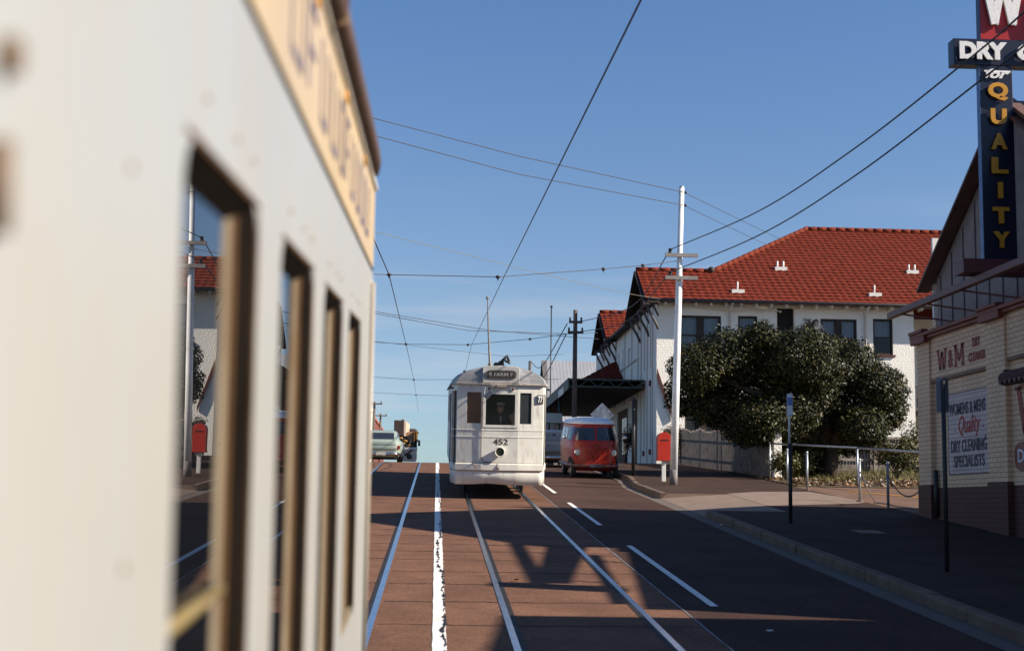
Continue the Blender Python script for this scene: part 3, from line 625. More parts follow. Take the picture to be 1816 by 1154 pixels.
# ------------------------------------------------------------ dry cleaner's shop
brick = brick_mat('painted_brick', (.84, .56, .36), (.78, .51, .33), (.42, .26, .17))
plinthm = brick_mat('plinth_brick', (.10, .028, .024), (.085, .024, .02), (.03, .012, .01))
cladding = M('grey_cladding', (.22, .18, .17), .8, .15, 3)
signpaint = M('sign_red', (.24, .025, .02), .6, .2, 6)
navytxt = M('sign_navy', (.035, .035, .07), .6, .2, 6)
def shop():
    t = thing('shop', 'cream brick dry cleaning shop with painted wall signs and dark red plinth', 'shop', (9.62, 21, hz(21)))
    gy = 13.0
    w = MB(); w.box(9.72, 9.95, gy, 27.98, 2.56, 5.47); 
    for a, b in ((27.3, 28.0), (23.58, 24.41), (19.3, 20.1), (gy, 13.7)): w.box(9.62, 9.74, a, b, 2.60, 5.47)
    w.box(9.66, 9.74, 24.41, 27.3, 4.66, 5.47); w.box(9.66, 9.74, 20.1, 23.58, 4.72, 5.47); w.box(9.66, 9.74, 13.7, 19.3, 4.72, 5.47)
    w.box(9.95, 22, 27.78, 27.98, 1.5, 5.9); w.box(9.95, 22, gy, gy+.2, .6, 5.6); w.box(21.8, 22, gy+.2, 27.78, .6, 5.6)
    w.build('wall', brick, t)
    m = MB(); m.box(9.655, 9.76, 24.41, 27.3, 4.60, 4.655); m.box(9.655, 9.76, 20.1, 23.58, 4.655, 4.715); m.build('string_course', M('string_stone', (.20, .12, .08), .8), t)
    m = MB(); m.box(9.70, 9.96, gy, 27.99, .5, 2.56)
    for a, b in ((27.28, 28.01), (23.56, 24.43), (19.28, 20.12), (gy-.01, 13.72)): m.box(9.60, 9.70, a, b, .5, 2.62)
    m.build('plinth', plinthm, t)
    m = MB(); m.box(9.56, 9.97, gy-.05, 28.04, 5.47, 5.53); m.box(9.50, 9.97, gy-.08, 28.10, 5.53, 5.60)
    for a, b in ((27.25, 28.05), (23.53, 24.46), (19.25, 20.15)): m.box(9.46, 9.60, a, b, 5.60, 5.66); m.box(9.50, 9.60, a, b, 5.40, 5.53)
    m.build('cornice', M('cornice_red', (.17, .035, .025), .6, .2), t, bevel=.008)
    # stepped parapet behind the cornice, gable clad in vertical sheeting
    ya, yb, yc = 27.75, 23.8, 19.85; zb = 6.72; zt = 9.10
    m = MB(); m.prism([(9.97, ya, 5.6), (9.97, ya, zb), (9.97, yb, zt), (9.97, yc, zb), (9.97, yc, 5.6)], (.12, 0, 0)); m.build('gable', cladding, t)
    m = MB(); y = yc+.2
    while y < ya:
        zz = zb+(zt-zb)*(1-abs(y-yb)/(ya-yb if y > yb else yb-yc)); m.box(9.95, 9.972, y, y+.025, 5.61, zz-.12); y += .62
    m.build('cover_batten', M('batten_dark', (.11, .09, .085), .8), t)
    bgm = M('barge_brown', (.13, .07, .055), .6, .2)
    for yy in (ya+.35, yc-.35):
        s_ = 1 if yy > yb else -1; zz = zb-.20
        m = MB(); m.bar((9.80, yy, zz), (9.80, yb, zt+.06), .05, .26, up=(1, 0, 0)); m.bar((9.86, yy, zz+.16), (9.86, yb, zt+.22), .22, .05, up=(0, -s_*.5, .87))
        m.build('bargeboard', bgm, t)
    m = MB()
    m.prism([(9.8, ya+.45, zb-.10), (9.8, yb, zt+.18), (9.8, yb, zt+.12), (9.8, ya+.45, zb-.16)], (12, 0, 0)); m.prism([(9.8, yc-.45, zb-.10), (9.8, yb, zt+.18), (9.8, yb, zt+.12), (9.8, yc-.45, zb-.16)], (12, 0, 0))
    m.build('roof', M('iron_roof', (.13, .11, .11), .6, .2), t)
    m = MB(); m.box(9.99, 10.13, 28.0, 28.08, 5.5, 7.62); m.build('end_board', paintwhite, t); m = MB(); m.box(10.13, 12, 28.0, 28.06, 5.5, 7.5); m.build('end_panel', M('end_grey', (.10, .10, .12), .7), t)
    # painted signs on the wall
    sg = MB(); X = 9.712
    pts = [(X, 26.58, 2.86), (X, 26.52, 2.80), (X, 24.56, 2.80), (X, 24.50, 2.86), (X, 24.50, 4.26), (X, 24.56, 4.30), (X, 26.52, 4.30), (X, 26.58, 4.26)]
    sg.prism(pts[::-1], (.012, 0, 0)); wp = sg.build('painted_panel', brick_mat('painted_panel', (.66, .52, .50), (.62, .49, .47), (.36, .25, .24)), t)
    m = MB()
    for (ya_, za, yb_, zb_) in ((26.58, 2.80, 24.50, 2.80), (26.58, 4.30, 24.50, 4.30)): m.box(X-.004, X+.01, yb_, ya_, za-.008, za+.008)
    m.box(X-.004, X+.01, 24.492, 24.508, 2.8, 4.3); m.box(X-.004, X+.01, 26.572, 26.588, 2.8, 4.3); m.build('panel_border', navytxt, wp)
    def wt(nm, s_, mat, y0, z, wd, hh, x=X-.006, root=wp, **k): return text(nm, s_, mat, root, (x, y0, z), (0, -1, 0), (0, 0, 1), wd, hh, .004, **k)
    wt('sign_lettering', 'WOMENS & MENS', navytxt, 26.50, 3.90, 1.80, .22, bold=.018); wt('sign_lettering', 'Quality', M('script_red', (.42, .035, .025), .6), 26.02, 3.45, 1.05, .42, shear=.35, bold=.03)
    wt('sign_lettering', 'DRY CLEANING', navytxt, 26.44, 3.20, 1.76, .23, bold=.02); wt('sign_lettering', 'SPECIALISTS', navytxt, 26.30, 2.92, 1.50, .22, bold=.02)
    m = MB(); 
    for y_, z_ in ((26.2, 3.6), (24.82, 3.62), (24.74, 3.45)): m.box(X-.006, X, y_-.015, y_+.015, z_-.015, z_+.015)
    m.build('painted_dots', navytxt, wp)
    # W & M with slab serifs
    def slab(y0, z0, wd, hh, strokes, serifs, th):
        m = MB()
        for (a, b, c, d) in strokes: m.bar((9.652, y0-a*wd, z0+b*hh), (9.652, y0-c*wd, z0+d*hh), th, .006, up=(1, 0, 0))
        for (a, b) in serifs: m.box(9.649, 9.655, y0-a*wd-th*.85, y0-a*wd+th*.85, z0+b*hh-.02, z0+b*hh+.02)
        return m
    slab(26.93, 4.80, .50, .38, [(0.08, 1, .30, 0), (.30, 0, .5, .85), (.5, .85, .70, 0), (.70, 0, .92, 1)], [(.08, 1), (.5, .88), (.92, 1)], .085).build('letter_w', signpaint, t)
    slab(26.02, 4.80, .48, .38, [(.12, 0, .12, 1), (.12, 1, .5, .25), (.5, .25, .88, 1), (.88, 1, .88, 0)], [(.12, 0), (.12, 1), (.88, 0), (.88, 1)], .085).build('letter_m', signpaint, t)
    text('ampersand', '&', signpaint, t, (9.650, 26.34, 4.80), (0, -1, 0), (0, 0, 1), .24, .34, .005, bold=.02)
    text('wall_lettering', 'DRY', signpaint, t, (9.650, 25.10, 5.06), (0, -1, 0), (0, 0, 1), .36, .17, .005, bold=.02)
    text('wall_lettering', 'CLEANER', signpaint, t, (9.650, 25.30, 4.80), (0, -1, 0), (0, 0, 1), .80, .17, .005, bold=.02)
    # next bay: big W, maroon badge
    m = MB()
    for a, b, c, d in ((.08, 1, .3, 0), (.3, 0, .5, .8), (.5, .8, .7, 0), (.7, 0, .92, 1)): m.bar((9.712, 23.35-a*1.0, 3.42+b*.75), (9.712, 23.35-c*1.0, 3.42+d*.75), .15, .006, up=(1, 0, 0))
    for a in (.08, .92): m.box(9.709, 9.715, 23.35-a-.14, 23.35-a+.14, 4.14, 4.20)
    m.build('letter_w', signpaint, t)
    m = MB(); pts = []
    for k in range(28):
        a = 2*math.pi*k/28; pts.append((9.70, 22.45+1.02*math.copysign(abs(math.cos(a))**.35, math.cos(a)), 3.03+.25*math.copysign(abs(math.sin(a))**.5, math.sin(a))))
    m.prism(pts, (.015, 0, 0)); bd = m.build('maroon_badge', M('badge_maroon', (.14, .02, .025), .5, .1), t)
    text('badge_lettering', 'DRY', M('badge_white', (.55, .55, .62), .6), bd, (9.696, 23.32, 2.93), (0, -1, 0), (0, 0, 1), .75, .22, .004, bold=.02)
    # downpipe at the corner
    m = MB(); m.tube([(9.66, 27.15, 2.0), (9.66, 27.15, 2.9)], .045); m.build('downpipe', blackm, t)
    return t
shop()
def blind():
    t = thing('rolled_awning', 'rolled maroon canvas awning high on the shop wall at the right edge', 'awning', (9.45, 21.6, 4.40))
    m = MB(); m.tube([(9.50, 23.30, 4.32), (9.50, 19.4, 4.32)], .12, 14); m.build('canvas_roll', M('canvas_maroon', (.07, .015, .02), .9, .3, 8, bump=.01), t)
    m = MB(); pts = []
    y = 23.5
    while y > 19.5:
        m.prism([(9.375, y-.2, 4.28), (9.375, y-.28, 4.20), (9.375, y-.36, 4.28)], (.01, 0, 0)); y -= .20
    m.build('valance', M('valance_white', (.16, .09, .10), .9), t)
    for y_ in (23.35, 19.6):
        m = MB(); m.box(9.5, 9.62, y_-.02, y_+.02, 4.36, 4.48); m.build('bracket', blackm, t)
blind()
def beam():
    t = thing('awning_frame', 'long dark red beam cantilevered past the shop corner above the cornice', 'frame', (9.0, 25, 5.6))
    dr = M('beam_red', (.10, .02, .022), .5, .2)
    m = MB(); m.box(8.94, 9.06, 16.0, 27.75, 5.90, 6.02); m.build('beam', dr, t, bevel=.01)
    for y_ in (27.0, 25.6, 23.9, 21.0, 18.2):
        m = MB(); m.bar((9.0, y_, 5.90), (9.85, y_-.9, 5.63), .035, .035); m.build('strut', dr, t)
    m = MB(); m.box(8.72, 11.0, 22.98, 23.40, 6.06, 6.30); m.build('sign_support', dr, t, bevel=.01)
beam()
def shadow_frame():  # unseen bars, placed so that their crossed shadows fall on the tracks
    t = thing('shadow_frame', 'unseen frame of dark bars beyond the right edge, added to cast crossed shadows', 'frame', (9.9, 17, 5.6))
    dr = M('beam_red', (.10, .02, .022), .5, .2)
    for a, b, w in (((9.3, 20.0, 6.55), (9.3, 14.6, 6.20), .10), ((9.3, 19.9, 6.00), (9.3, 14.9, 6.12), .20), ((9.3, 18.6, 5.78), (9.3, 13.3, 5.62), .08)):
        MB().bar(a, b, w, w).build('bar', dr, t)
    MB().box(9.15, 9.5, 14.3, 14.75, 5.66, 6.5).build('shadow_box', blackm, t, bevel=.02)  # plain box added to cast the dark blob where the bar shadows meet
    for y_ in (15.2, 18.5): MB().box(9.27, 9.33, y_, y_+.06, 5.6, 6.3).build('upright', dr, t)
shadow_frame()
def neon_sign():
    t = thing('projecting_sign', 'tall navy and red dry cleaning sign with vertical yellow QUALITY lettering', 'sign', (9.4, 23.2, 6.3))
    navy = M('sign_navy_enamel', (.004, .007, .026), .35, .1); sred = M('sign_red_enamel', (.34, .014, .012), .35, .1)
    blue = M('sign_edge_blue', (.07, .13, .30), .4)
    def bx(nm, x0, x1, z0, z1, mt, d=.14, y0=23.2):
        m = MB(); m.box(x0, x1, y0, y0+d, z0, z1); return m.build(nm, mt, t, bevel=.006)
    col = bx('column_box', 9.165, 9.735, 6.33, 9.70, navy); m = MB(); m.box(9.157, 9.165, 23.20, 23.34, 6.33, 9.70); m.build('edge_strip', blue, col)
    for z in np.arange(6.5, 9.7, .4):
        m = MB(); m.tube([(9.152, 23.27, z), (9.158, 23.27, z)], .012, 8)
        m.build('bolt', blackm, col)
    cr_ = bx('cross_box', 8.72, 12.2, 9.715, 10.17, navy, .27)
    wb = bx('top_box', 9.205, 11.3, 10.175, 11.4, sred, .16, 23.22); m = MB(); m.box(9.197, 9.205, 23.22, 23.38, 10.175, 11.4); m.build('edge_strip', M('edge_navy', (.03, .045, .11), .4), wb)
    lw = M('neon_letter_white', (.72, .70, .68), .4, .08, 30, dirt=(.12, .09, .09), dscale=22, damt=.8, dlow=.56); ly = M('letter_yellow', (.50, .23, .014), .4, .1)
    XD, UD = (1, 0, 0), (0, 0, 1)
    text('cross_lettering', 'DRY', lw, cr_, (8.80, 23.16, 9.79), XD, UD, .83, .31, .03, bold=.06)
    text('cross_lettering', 'CLEANING', lw, cr_, (9.80, 23.16, 9.78), XD, UD, 2.25, .31, .03, bold=.06)
    text('for_lettering', 'for', lw, col, (9.23, 23.185, 9.47), XD, UD, .44, .17, .02, bold=.035, shear=.4)
    m = MB(); m.box(9.24, 9.70, 23.18, 23.20, 9.585, 9.615); m.build('for_bar', lw, col)
    for ch, z in zip('QUALITY', [9.21, 8.79, 8.36, 7.94, 7.51, 7.08, 6.66]):
        wd = .08 if ch == 'I' else (.35 if ch == 'Q' else .28)
        text('letter_'+ch.lower(), ch, ly, col, (9.45-wd/2, 23.165, z-.14), XD, UD, wd, .28 if ch != 'Q' else .32, .04, bold=.05)
    m = MB(); x0, ww = 9.235, .72
    for a, b, c, d in ((.06, 1, .29, 0), (.27, 0, .5, 1.), (.5, 1., .73, 0), (.71, 0, .94, 1)): m.bar((x0+a*ww, 23.17+.004*len(m.f)/6, 10.43+b*.80), (x0+c*ww, 23.17+.004*len(m.f)/6, 10.43+d*.80), .135, .05, up=(0, 1, 0))
    m.build('letter_w', lw, wb)
    text('top_lettering', '& M', lw, wb, (10.08, 23.15, 10.36), XD, UD, 1.0, .72, .05, bold=.06)
neon_sign()
def block_shop():
    t = thing('shop', 'plain two-storey shop building standing just behind the camera on the right', 'shop', (14, 2, 0))
    m = MB(); m.box(9.7, 20, -22, 11.7, -2, 6.3); m.build('wall', brick_mat('shop_brick', (.30, .2, .14), (.26, .17, .12), (.1, .08, .06)), t)
    m = MB(); m.box(9.55, 20.1, -22.1, 11.85, 6.3, 6.55); m.build('parapet', cladding, t)
    for y_ in (-16, -10, -4, 2, 8):
        m = MB(); m.box(9.66, 9.72, y_-.8, y_+.8, 1.2, 3.0); w = m.build('window', darkwood, t); m = MB(); m.box(9.64, 9.66, y_-.7, y_+.7, 1.3, 2.9); m.build('pane', glassdark, w)
block_shop()

# ------------------------------------------------------------ the white roughcast house
tile = M('terracotta_tile', (.145, .026, .014), .75, .38, 7, bump=.004, bscale=30, dirt=(0.0744, 0.0217, 0.0155), dscale=2.5, damt=.6, dlow=.52, spec=.08)
def tiled(mb, P0, U, V, v_len, u0, u1, row=.34, col=.30):
    P0 = Vector(P0); U = Vector(U).normalized(); V = Vector(V).normalized(); N = U.cross(V).normalized()
    if N.z < 0: N = -N
    rows = int(v_len/row)+1
    for r in range(rows):
        va = r*row; vb = min(va+row+.03, v_len); 
        if vb <= va+.01: break
        a0, a1 = u0(va), u1(va); b0, b1 = u0(vb), u1(vb)
        s0, s1 = min(a0, b0), max(a1, b1); n = max(2, int((s1-s0)/(col/4))); vs = []
        for i in range(n+1):
            u = s0+(s1-s0)*i/n; wv = .030*abs(math.sin(math.pi*u/col+ (r % 2)*.0))
            ua = min(max(u, a0), a1); ub = min(max(u, b0), b1)
            vs += [P0+U*ua+V*va+N*(.0), P0+U*ua+V*va+N*(.042+wv), P0+U*ub+V*vb+N*(.006+wv)]
        mb.add(vs, [(3*i, 3*i+3, 3*i+4, 3*i+1) for i in range(n)]+[(3*i+1, 3*i+4, 3*i+5, 3*i+2) for i in range(n)])
def house():
    t = thing('house', 'two-storey white roughcast house with steep red tiled roof and street gables', 'house', (8.85, 57, 3.8))
    wx = 8.85; fy = 57.0; top = 10.40
    F = [(9.80, 11.49, 8.35, 9.90), (12.19, 12.98, 8.6, 9.93), (13.80, 14.52, 7.6, 10.30), (15.60, 17.11, 8.35, 9.89), (17.78, 18.60, 8.46, 9.94), (10.0, 11.5, 5.0, 6.5), (15.6, 17.1, 5.0, 6.5)]
    m = MB(); wall_holes(m, (wx, fy), (19.48, fy), 3.3, top, [(a-wx, b-wx, c, d) for a, b, c, d in F], th=.22)
    S_ = [(79-63.9, 79-62.5, 3.9, 6.9), (79-69.5, 79-65.6, 3.9, 6.7), (79-58.75, 79-58.45, 7.9, 9.9), (79-60.55, 79-60.25, 7.9, 9.9), (79-58.75, 79-58.45, 4.6, 7.3), (79-60.55, 79-60.25, 4.6, 7.3), (79-65.6, 79-64.9, 8.7, 9.4), (79-69.2, 79-68.9, 7.7, 9.6), (79-67.6, 79-67.3, 7.7, 9.6)]
    wall_holes(m, (wx, 79), (wx, fy), 3.3, top, S_, th=.22)
    m.box(wx+.01, 30, 71.8, 72.0, 3.3, top); m.box(19.3, 19.48, fy+.22, 60.4, 3.3, top); m.box(19.48, 30, 60.2, 60.4, 3.3, top); m.box(wx+.01, 16, 78.8, 79.0, 3.3, top)
    m.build('wall', whitewall, t)
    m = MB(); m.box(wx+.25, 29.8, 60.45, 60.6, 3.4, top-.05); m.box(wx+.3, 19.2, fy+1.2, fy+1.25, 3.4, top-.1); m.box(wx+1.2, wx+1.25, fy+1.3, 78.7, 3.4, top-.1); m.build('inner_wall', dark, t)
    curtain = M('curtain_blue_grey', (.22, .26, .33), .9, .1, 3)
    for k, (a, b, c, d) in enumerate(F):
        if k == 2: continue
        fr = MB(); y0, y1 = fy+.04, fy+.12; e = .07
        fr.box(a, a+e, y0, y1, c, d); fr.box(b-e, b, y0, y1, c, d); fr.box(a+e, b-e, y0, y1, c, c+e); fr.box(a+e, b-e, y0, y1, d-e, d); zm = (c+d)/2-.05
        fr.box(a+e, b-e, y0+.01, y1-.01, zm, zm+.05)
        if b-a > 1.2: xm = (a+b)/2; fr.box(xm-.14, xm+.14, y0-.01, y1+.01, c+e, d-e)
        w = fr.build('window', darkwood, t)
        g_ = MB(); g_.box(a+e, b-e, y1-.03, y1-.02, c+e, d-e); g_.build('pane', glassdark if k > 4 else window_glass(), w)
        if k < 5:
            cu_ = MB(); ln_ = []
            n = 30
            for i in range(n+1): ln_.append((a+e+(b-a-2*e)*i/n, y1+.10+.02*math.sin(i*1.9)))
            zc = zm if k in (3, 4) else c+.1
            cu_.rings([[(x, y, zc) for x, y in ln_], [(x, y, d-e) for x, y in ln_]], False); cu_.build('curtain', curtain, w)
        sl_ = MB(); sl_.box(a-.08, b+.08, fy-.07, fy+.05, c-.09, c); sl_.build('sill', redtrim, w)
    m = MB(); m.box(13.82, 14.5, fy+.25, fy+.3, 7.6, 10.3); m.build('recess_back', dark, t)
    # eaves, gutter, rafter ends, downpipes
    m = MB(); m.box(8.4, 30, 56.36, 56.44, 10.38, 10.47); m.tube([(8.4, 56.33, 10.42), (30, 56.33, 10.42)], .065, 8); m.build('gutter', M('gutter_dark', (.06, .045, .045), .6), t)
    m = MB(); m.box(8.4, 30, 56.44, fy-.001, 10.40, 10.42); m.build('soffit', M('soffit', (.16, .14, .13), .8), t)
    x = 9.1
    while x < 21: MB().box(x, x+.07, 56.45, fy-.002, 10.26, 10.40).build('rafter_end', paintwhite, t); x += .62
    for x in (11.85, 17.45):
        m = MB(); m.tube([(x, 56.36, 10.36), (x, fy-.06, 10.12), (x, fy-.06, 4)], .045, 8); m.build('downpipe', paintwhite, t)
    m = MB()
    pts = [(9.5, 10.30), (11.0, 10.20), (12.2, 10.10), (12.7, 10.22), (13.1, 10.12), (13.6, 10.2), (13.9, 10.12)]
    m.tube([(x, 56.85, z) for x, z in pts], .018, 6)
    for x, z in pts[2:]: m.ball((x, 56.85, z), .05, 8, 6)
    m.build('service_line_insulators', M('insulator_white', (.7, .68, .6), .4), t)
    # main hip roof (front plane carries the street gable's camera side)
    pf, pl_ = .583, .55; cs = math.sqrt(1+pf*pf)
    m = MB()
    V = (0, 1, pf); vl = 7.8*cs
    def u0(v):
        y = v/cs
        return 8.3 if y < 2.72 else 11.62+(y-2.72)/(5.08)*(16.95-11.62)
    def u1(v): return 32-(v/cs)/7.8*8
    tiled(m, (0, 56.4, 10.45), (1, 0, 0), V, vl, u0, u1)
    m.build('front_roof', tile, t)
    m = MB()
    m.poly([(11.62, 59.1, 12.04), (8.3, 59.1, 12.04), (8.3, 61.8, 10.45), (9.0, 61.8, 10.45)])
    m.build('gable_back_roof', tile, t)
    m = MB()
    tiled(m, (8.62, 70.5, 10.42), (0, -1, 0), (1, 0, pl_), 8.33*math.sqrt(1+pl_**2), lambda v: (0 if v < 2.5 else (v-2.5)*.75), lambda v: 14.1-v/math.sqrt(1+pl_**2)*.94)
    m.poly([(16.95, 64.2, 15.0), (24, 64.2, 15.0), (32, 72, 10.45), (8.67, 72, 10.45)]); m.poly([(24, 64.2, 15), (32, 56.4, 10.45), (32, 72, 10.45)])
    m.build('rear_roof', tile, t)
    # second gable wing
    m = MB(); cs2 = cs
    tiled(m, (0, 69.8, 10.45), (1, 0, 0), V, 2.72*cs, lambda v: 8.3, lambda v: 14.0)
    m.poly([(8.3, 72.52, 12.05), (14, 72.52, 12.05), (14, 75.3, 10.45), (8.3, 75.3, 10.45)]); m.build('gable_roof', tile, t)
    # ridge and hip caps
    m = MB()
    def caps(p, q, r=.11):
        p = Vector(p); q = Vector(q); n = max(1, int((q-p).length/.42))
        for i in range(n): m.tube([p.lerp(q, i/n), p.lerp(q, (i+1.08)/n)], [r*.9, r*1.1], 8)
    caps((8.28, 59.12, 12.10), (11.6, 59.12, 12.10)); caps((11.6, 59.12, 12.12), (16.95, 64.2, 15.07)); caps((16.95, 64.2, 15.07), (24, 64.2, 15.07)); caps((8.28, 72.5, 12.1), (14, 72.5, 12.1)); caps((24, 64.2, 15.05), (32, 56.4, 10.5))
    MB().ball((11.5, 59.1, 12.14), .16, 8, 6).build('ridge_finial', darkwood, t)
    m.build('ridge_tiles', M('ridge_tile', (.13, .026, .014), .8, .3, 5, spec=.08), t)
    # vents
    for (px, py, Y, k) in ((1384, 482, 59.6, 1), (1617, 487, 59.6, 1), (1308, 530, 57.2, 0), (1551, 535, 57.2, 0)):
        p = at(px, py, Y); z = 10.45+pf*(Y-56.4)+.03; m = MB()
        m.box(p.x-.26, p.x+.26, Y-.16, Y+.16, z-.1, z+.08)
        if k: m.tube([(p.x-.13, Y, z), (p.x-.13, Y, z+.35)], .04); m.tube([(p.x+.13, Y, z), (p.x+.13, Y, z+.35)], .04)
        else: m.tube([(p.x, Y, z), (p.x, Y, z+.42)], .035)
        m.build('roof_vent', paintwhite, t)
    # street gables: boards, dark infill, brackets
    for gy in (59.1, 72.52):
        m = MB(); m.prism([(8.70, gy-2.55, 10.42), (8.70, gy+2.55, 10.42), (8.70, gy, 11.95)], (.14, 0, 0)); gb = m.build('gable', M('gable_shingle', (.045, .03, .026), .8, .3, 9), t)
        m = MB()
        for s_ in (-1, 1): m.bar((8.31, gy+s_*3.0, 10.16), (8.31, gy, 12.0), .05, .24, up=(1, 0, 0))
        m.build('bargeboard', darkwood, gb)
        m = MB(); m.prism([(8.33, gy-2.9, 10.28), (8.33, gy, 11.96), (8.85, gy, 11.96), (8.85, gy-2.9, 10.28)], (0, 0, .03)); m.prism([(8.33, gy+2.9, 10.28), (8.33, gy, 11.96), (8.85, gy, 11.96), (8.85, gy+2.9, 10.28)], (0, 0, .03)); m.build('gable_soffit', darkwood, gb)
        for by in (gy-2.5, gy+2.5, gy+.0):
            m = MB(); m.bar((8.35, by, 10.32), (8.85, by, 10.32), .10, .12); m.tube([(8.38, by, 10.26), (8.52, by, 9.9), (8.70, by, 9.6), (8.86, by, 9.25)], .055, 8); m.tube([(8.62, by, 10.28), (8.75, by, 10.0), (8.86, by, 9.8)], .045, 8)
            m.build('bracket', M('bracket_timber', (.10, .085, .08), .7, .2), t)
    m = MB(); m.box(8.42, 8.52, 61.8, 70, 10.30, 10.42); m.box(8.5, 8.84, 61.8, 69.9, 10.34, 10.37); m.build('street_gutter', darkwood, t)
    # bay under the first gable's eave, corner strips and mouldings on the street wall
    m = MB()
    for y_ in (57.9, 59.4, 61.2, 62.2, 64.2, 66.6, 70.0): m.box(8.81, wx, y_, y_+.10, 6.9 if y_ > 62 else 3.9, 10.35)
    for z in (7.62, 8.6): m.box(8.80, wx, 62, 70.5, z, z+.07)
    m.build('render_strips', M('strip_cream', (.55, .50, .44), .8, .1), t)
    for y_, z in ((58.6, 4.5), (60.4, 4.5), (58.6, 7.35), (60.4, 7.35)):
        m = MB(); m.box(8.79, wx, y_-.16, y_+.16, z-.22, z); m.build('sill', redtrim, t)
    for k, (a, b, c, d) in enumerate(S_):
        m = MB(); m.box(wx+.08, wx+.14, 79-b, 79-a, c, d); f = m.build('door' if k < 2 else 'window', darkwood, t)
        if k == 6: m = MB(); m.box(wx+.05, wx+.08, 79-b+.08, 79-a-.08, c+.08, d-.08); m.build('pane', paintwhite, f)
        if k == 1:
            m = MB(); m.box(wx+.04, wx+.08, 66.3, 67.9, 4.6, 6.3); m.build('pane', glassdark, f)
    # tiled porch roof on the far side of the awning
    m = MB()
    m.poly([(6.0, 66, 7.55), (8.85, 66, 7.55), (8.85, 70, 9.25)]); m.poly([(6.0, 66, 7.55), (8.85, 70, 9.25), (8.85, 80, 9.25), (6.0, 80, 7.55)])
    m.v = m.v; m.build('porch_roof', tile, t)
    m = MB(); tiled(m, (6.0, 80, 7.57), (0, -1, 0), (2.85, 0, 1.7), 3.3, lambda v: 0, lambda v: 14-v/3.3*4); tiled(m, (0, 66.0, 7.57), (1, 0, 0), (0, 4, 1.7), 4.34, lambda v: 6.0+v/4.34*2.85, lambda v: 8.85); m.build('porch_tiles', tile, t)
    # balcony at the right end
    m = MB(); m.box(19.5, 24, 57.1, 60.1, 6.2, 6.35); m.box(19.5, 24, 57.1, 57.18, 7.15, 7.22)
    for x in np.arange(19.6, 24, .35): m.box(x, x+.05, 57.12, 57.17, 6.35, 7.15)
    m.build('balcony', M('balcony_timber', (.12, .10, .09), .8), t)
    m = MB(); m.box(20.55, 20.75, 57.0, 57.2, 3.4, 10.4); m.build('balcony_post', whitewall, t)
    # red edged fin at the front corner
    m = MB(); m.prism([(8.86, 56.98, 7.7), (9.5, 56.98, 5.8), (9.5, 56.98, 5.6), (8.86, 56.98, 7.3)], (0, -.10, 0)); m.build('coping', redtrim, t)
house()
for k, (x, z, c_) in enumerate(((19.72, 6.42, (.6, .25, .02)), (19.95, 6.42, (.5, .04, .03)), (19.78, 7.25, (.7, .65, .6)))):
    t = thing('flower_pot', ('orange potted plant at the balcony floor', 'red potted plant at the balcony floor', 'white pot standing on the balcony rail')[k], 'pot', (x, 57.5, z))
    MB().tube([(x, 57.14, z-.05), (x, 57.14, z+.15)], [.06, .09], 12).build('pot', M('pot_clay', (.35, .15, .08), .8), t)
    mb = MB()
    for i in range(14): mb.ball((x+random.uniform(-.10, .10), 57.14+random.uniform(-.08, .08), z+.2+random.uniform(0, .22)), .045, 6, 5)
    mb.build('flowers', M('flower_%d' % k, c_, .7), t)

def awning():
    t = thing('street_awning', 'flat dark awning with a steel truss edge over the house footpath', 'awning', (7.2, 60, 7.3))
    am = M('awning_steel', (.055, .075, .062), .6, .2); x0, x1 = 5.60, 8.80
    m = MB(); m.box(x0, x1, 60.05, 79.5, 7.12, 7.20); m.box(x0, x1, 60.05, 79.5, 7.44, 7.50); m.build('deck', M('awning_deck', (.03, .026, .024), .8, .2), t)
    m = MB(); m.bar((x0, 60, 7.46), (x1, 60, 7.46), .07, .07); m.bar((x0, 60, 7.16), (x1, 60, 7.16), .07, .07)
    n = 8
    for i in range(n):
        a = x0+(x1-x0)*i/n; b = x0+(x1-x0)*(i+1)/n; m.bar((a, 60, 7.16 if i % 2 else 7.46), (b, 60, 7.46 if i % 2 else 7.16), .035, .035)
    m.build('truss', am, t)
    m = MB(); m.box(x0-.06, x0, 60, 79.5, 7.05, 7.52); m.build('fascia', am, t)
    m = MB(); m.box(x0-.09, x0-.061, 62, 64.6, 7.0, 7.3); m.build('fascia_sign', paintwhite, t)
    for y in (66, 72, 78):
        m = MB(); m.tube([(x0+.1, y, 3.9), (x0+.1, y, 7.1)], .05); m.build('post', am, t)
awning()
# hanging sign box under the awning, diamond road sign, posts
t = thing('sign_box', 'white box sign hanging under the dark street awning', 'sign', (5.2, 66, 5.9))
p = at(985, 741, 66)
MB().box(p.x-.45, p.x+.32, 65.9, 66.5, p.z-.24, p.z+.22).build('box', paintwhite, t, bevel=.03); MB().tube([(p.x+.1, 66.2, p.z+.2), (p.x+.35, 66.2, 7.1)], .02).build('hanger', blackm, t)
def diamond():
    p = at(1068, 735, 52); z0 = hz(52)+.14
    t = thing('warning_sign', 'grey diamond-shaped road sign raised above the red van', 'sign', (p.x, 52, z0))
    s = .44
    m = MB(); m.prism([(p.x-s, 52, p.z), (p.x, 52, p.z-s), (p.x+s, 52, p.z), (p.x, 52, p.z+s)], (0, .02, 0))
    m.build('plate', M('sign_back', (.17, .20, .26), .35, .5, 5, metal=.2, dirt=(.10, .10, .12), dscale=4, damt=.8), t)
    MB().tube([(p.x, 52.05, z0), (p.x, 52.05, p.z+.3)], .035).build('post', steel, t)
diamond()
def post(name, label, x, y, h_, r, mat, cat='post'):
    z0 = hz(y)+.13; t = thing(name, label, cat, (x, y, z0))
    MB().tube([(x, y, z0), (x, y, z0+h_)], r, 10).build('shaft', mat, t); MB().ball((x, y, z0+h_), r*1.25, 10, 8).build('cap', mat, t); return t
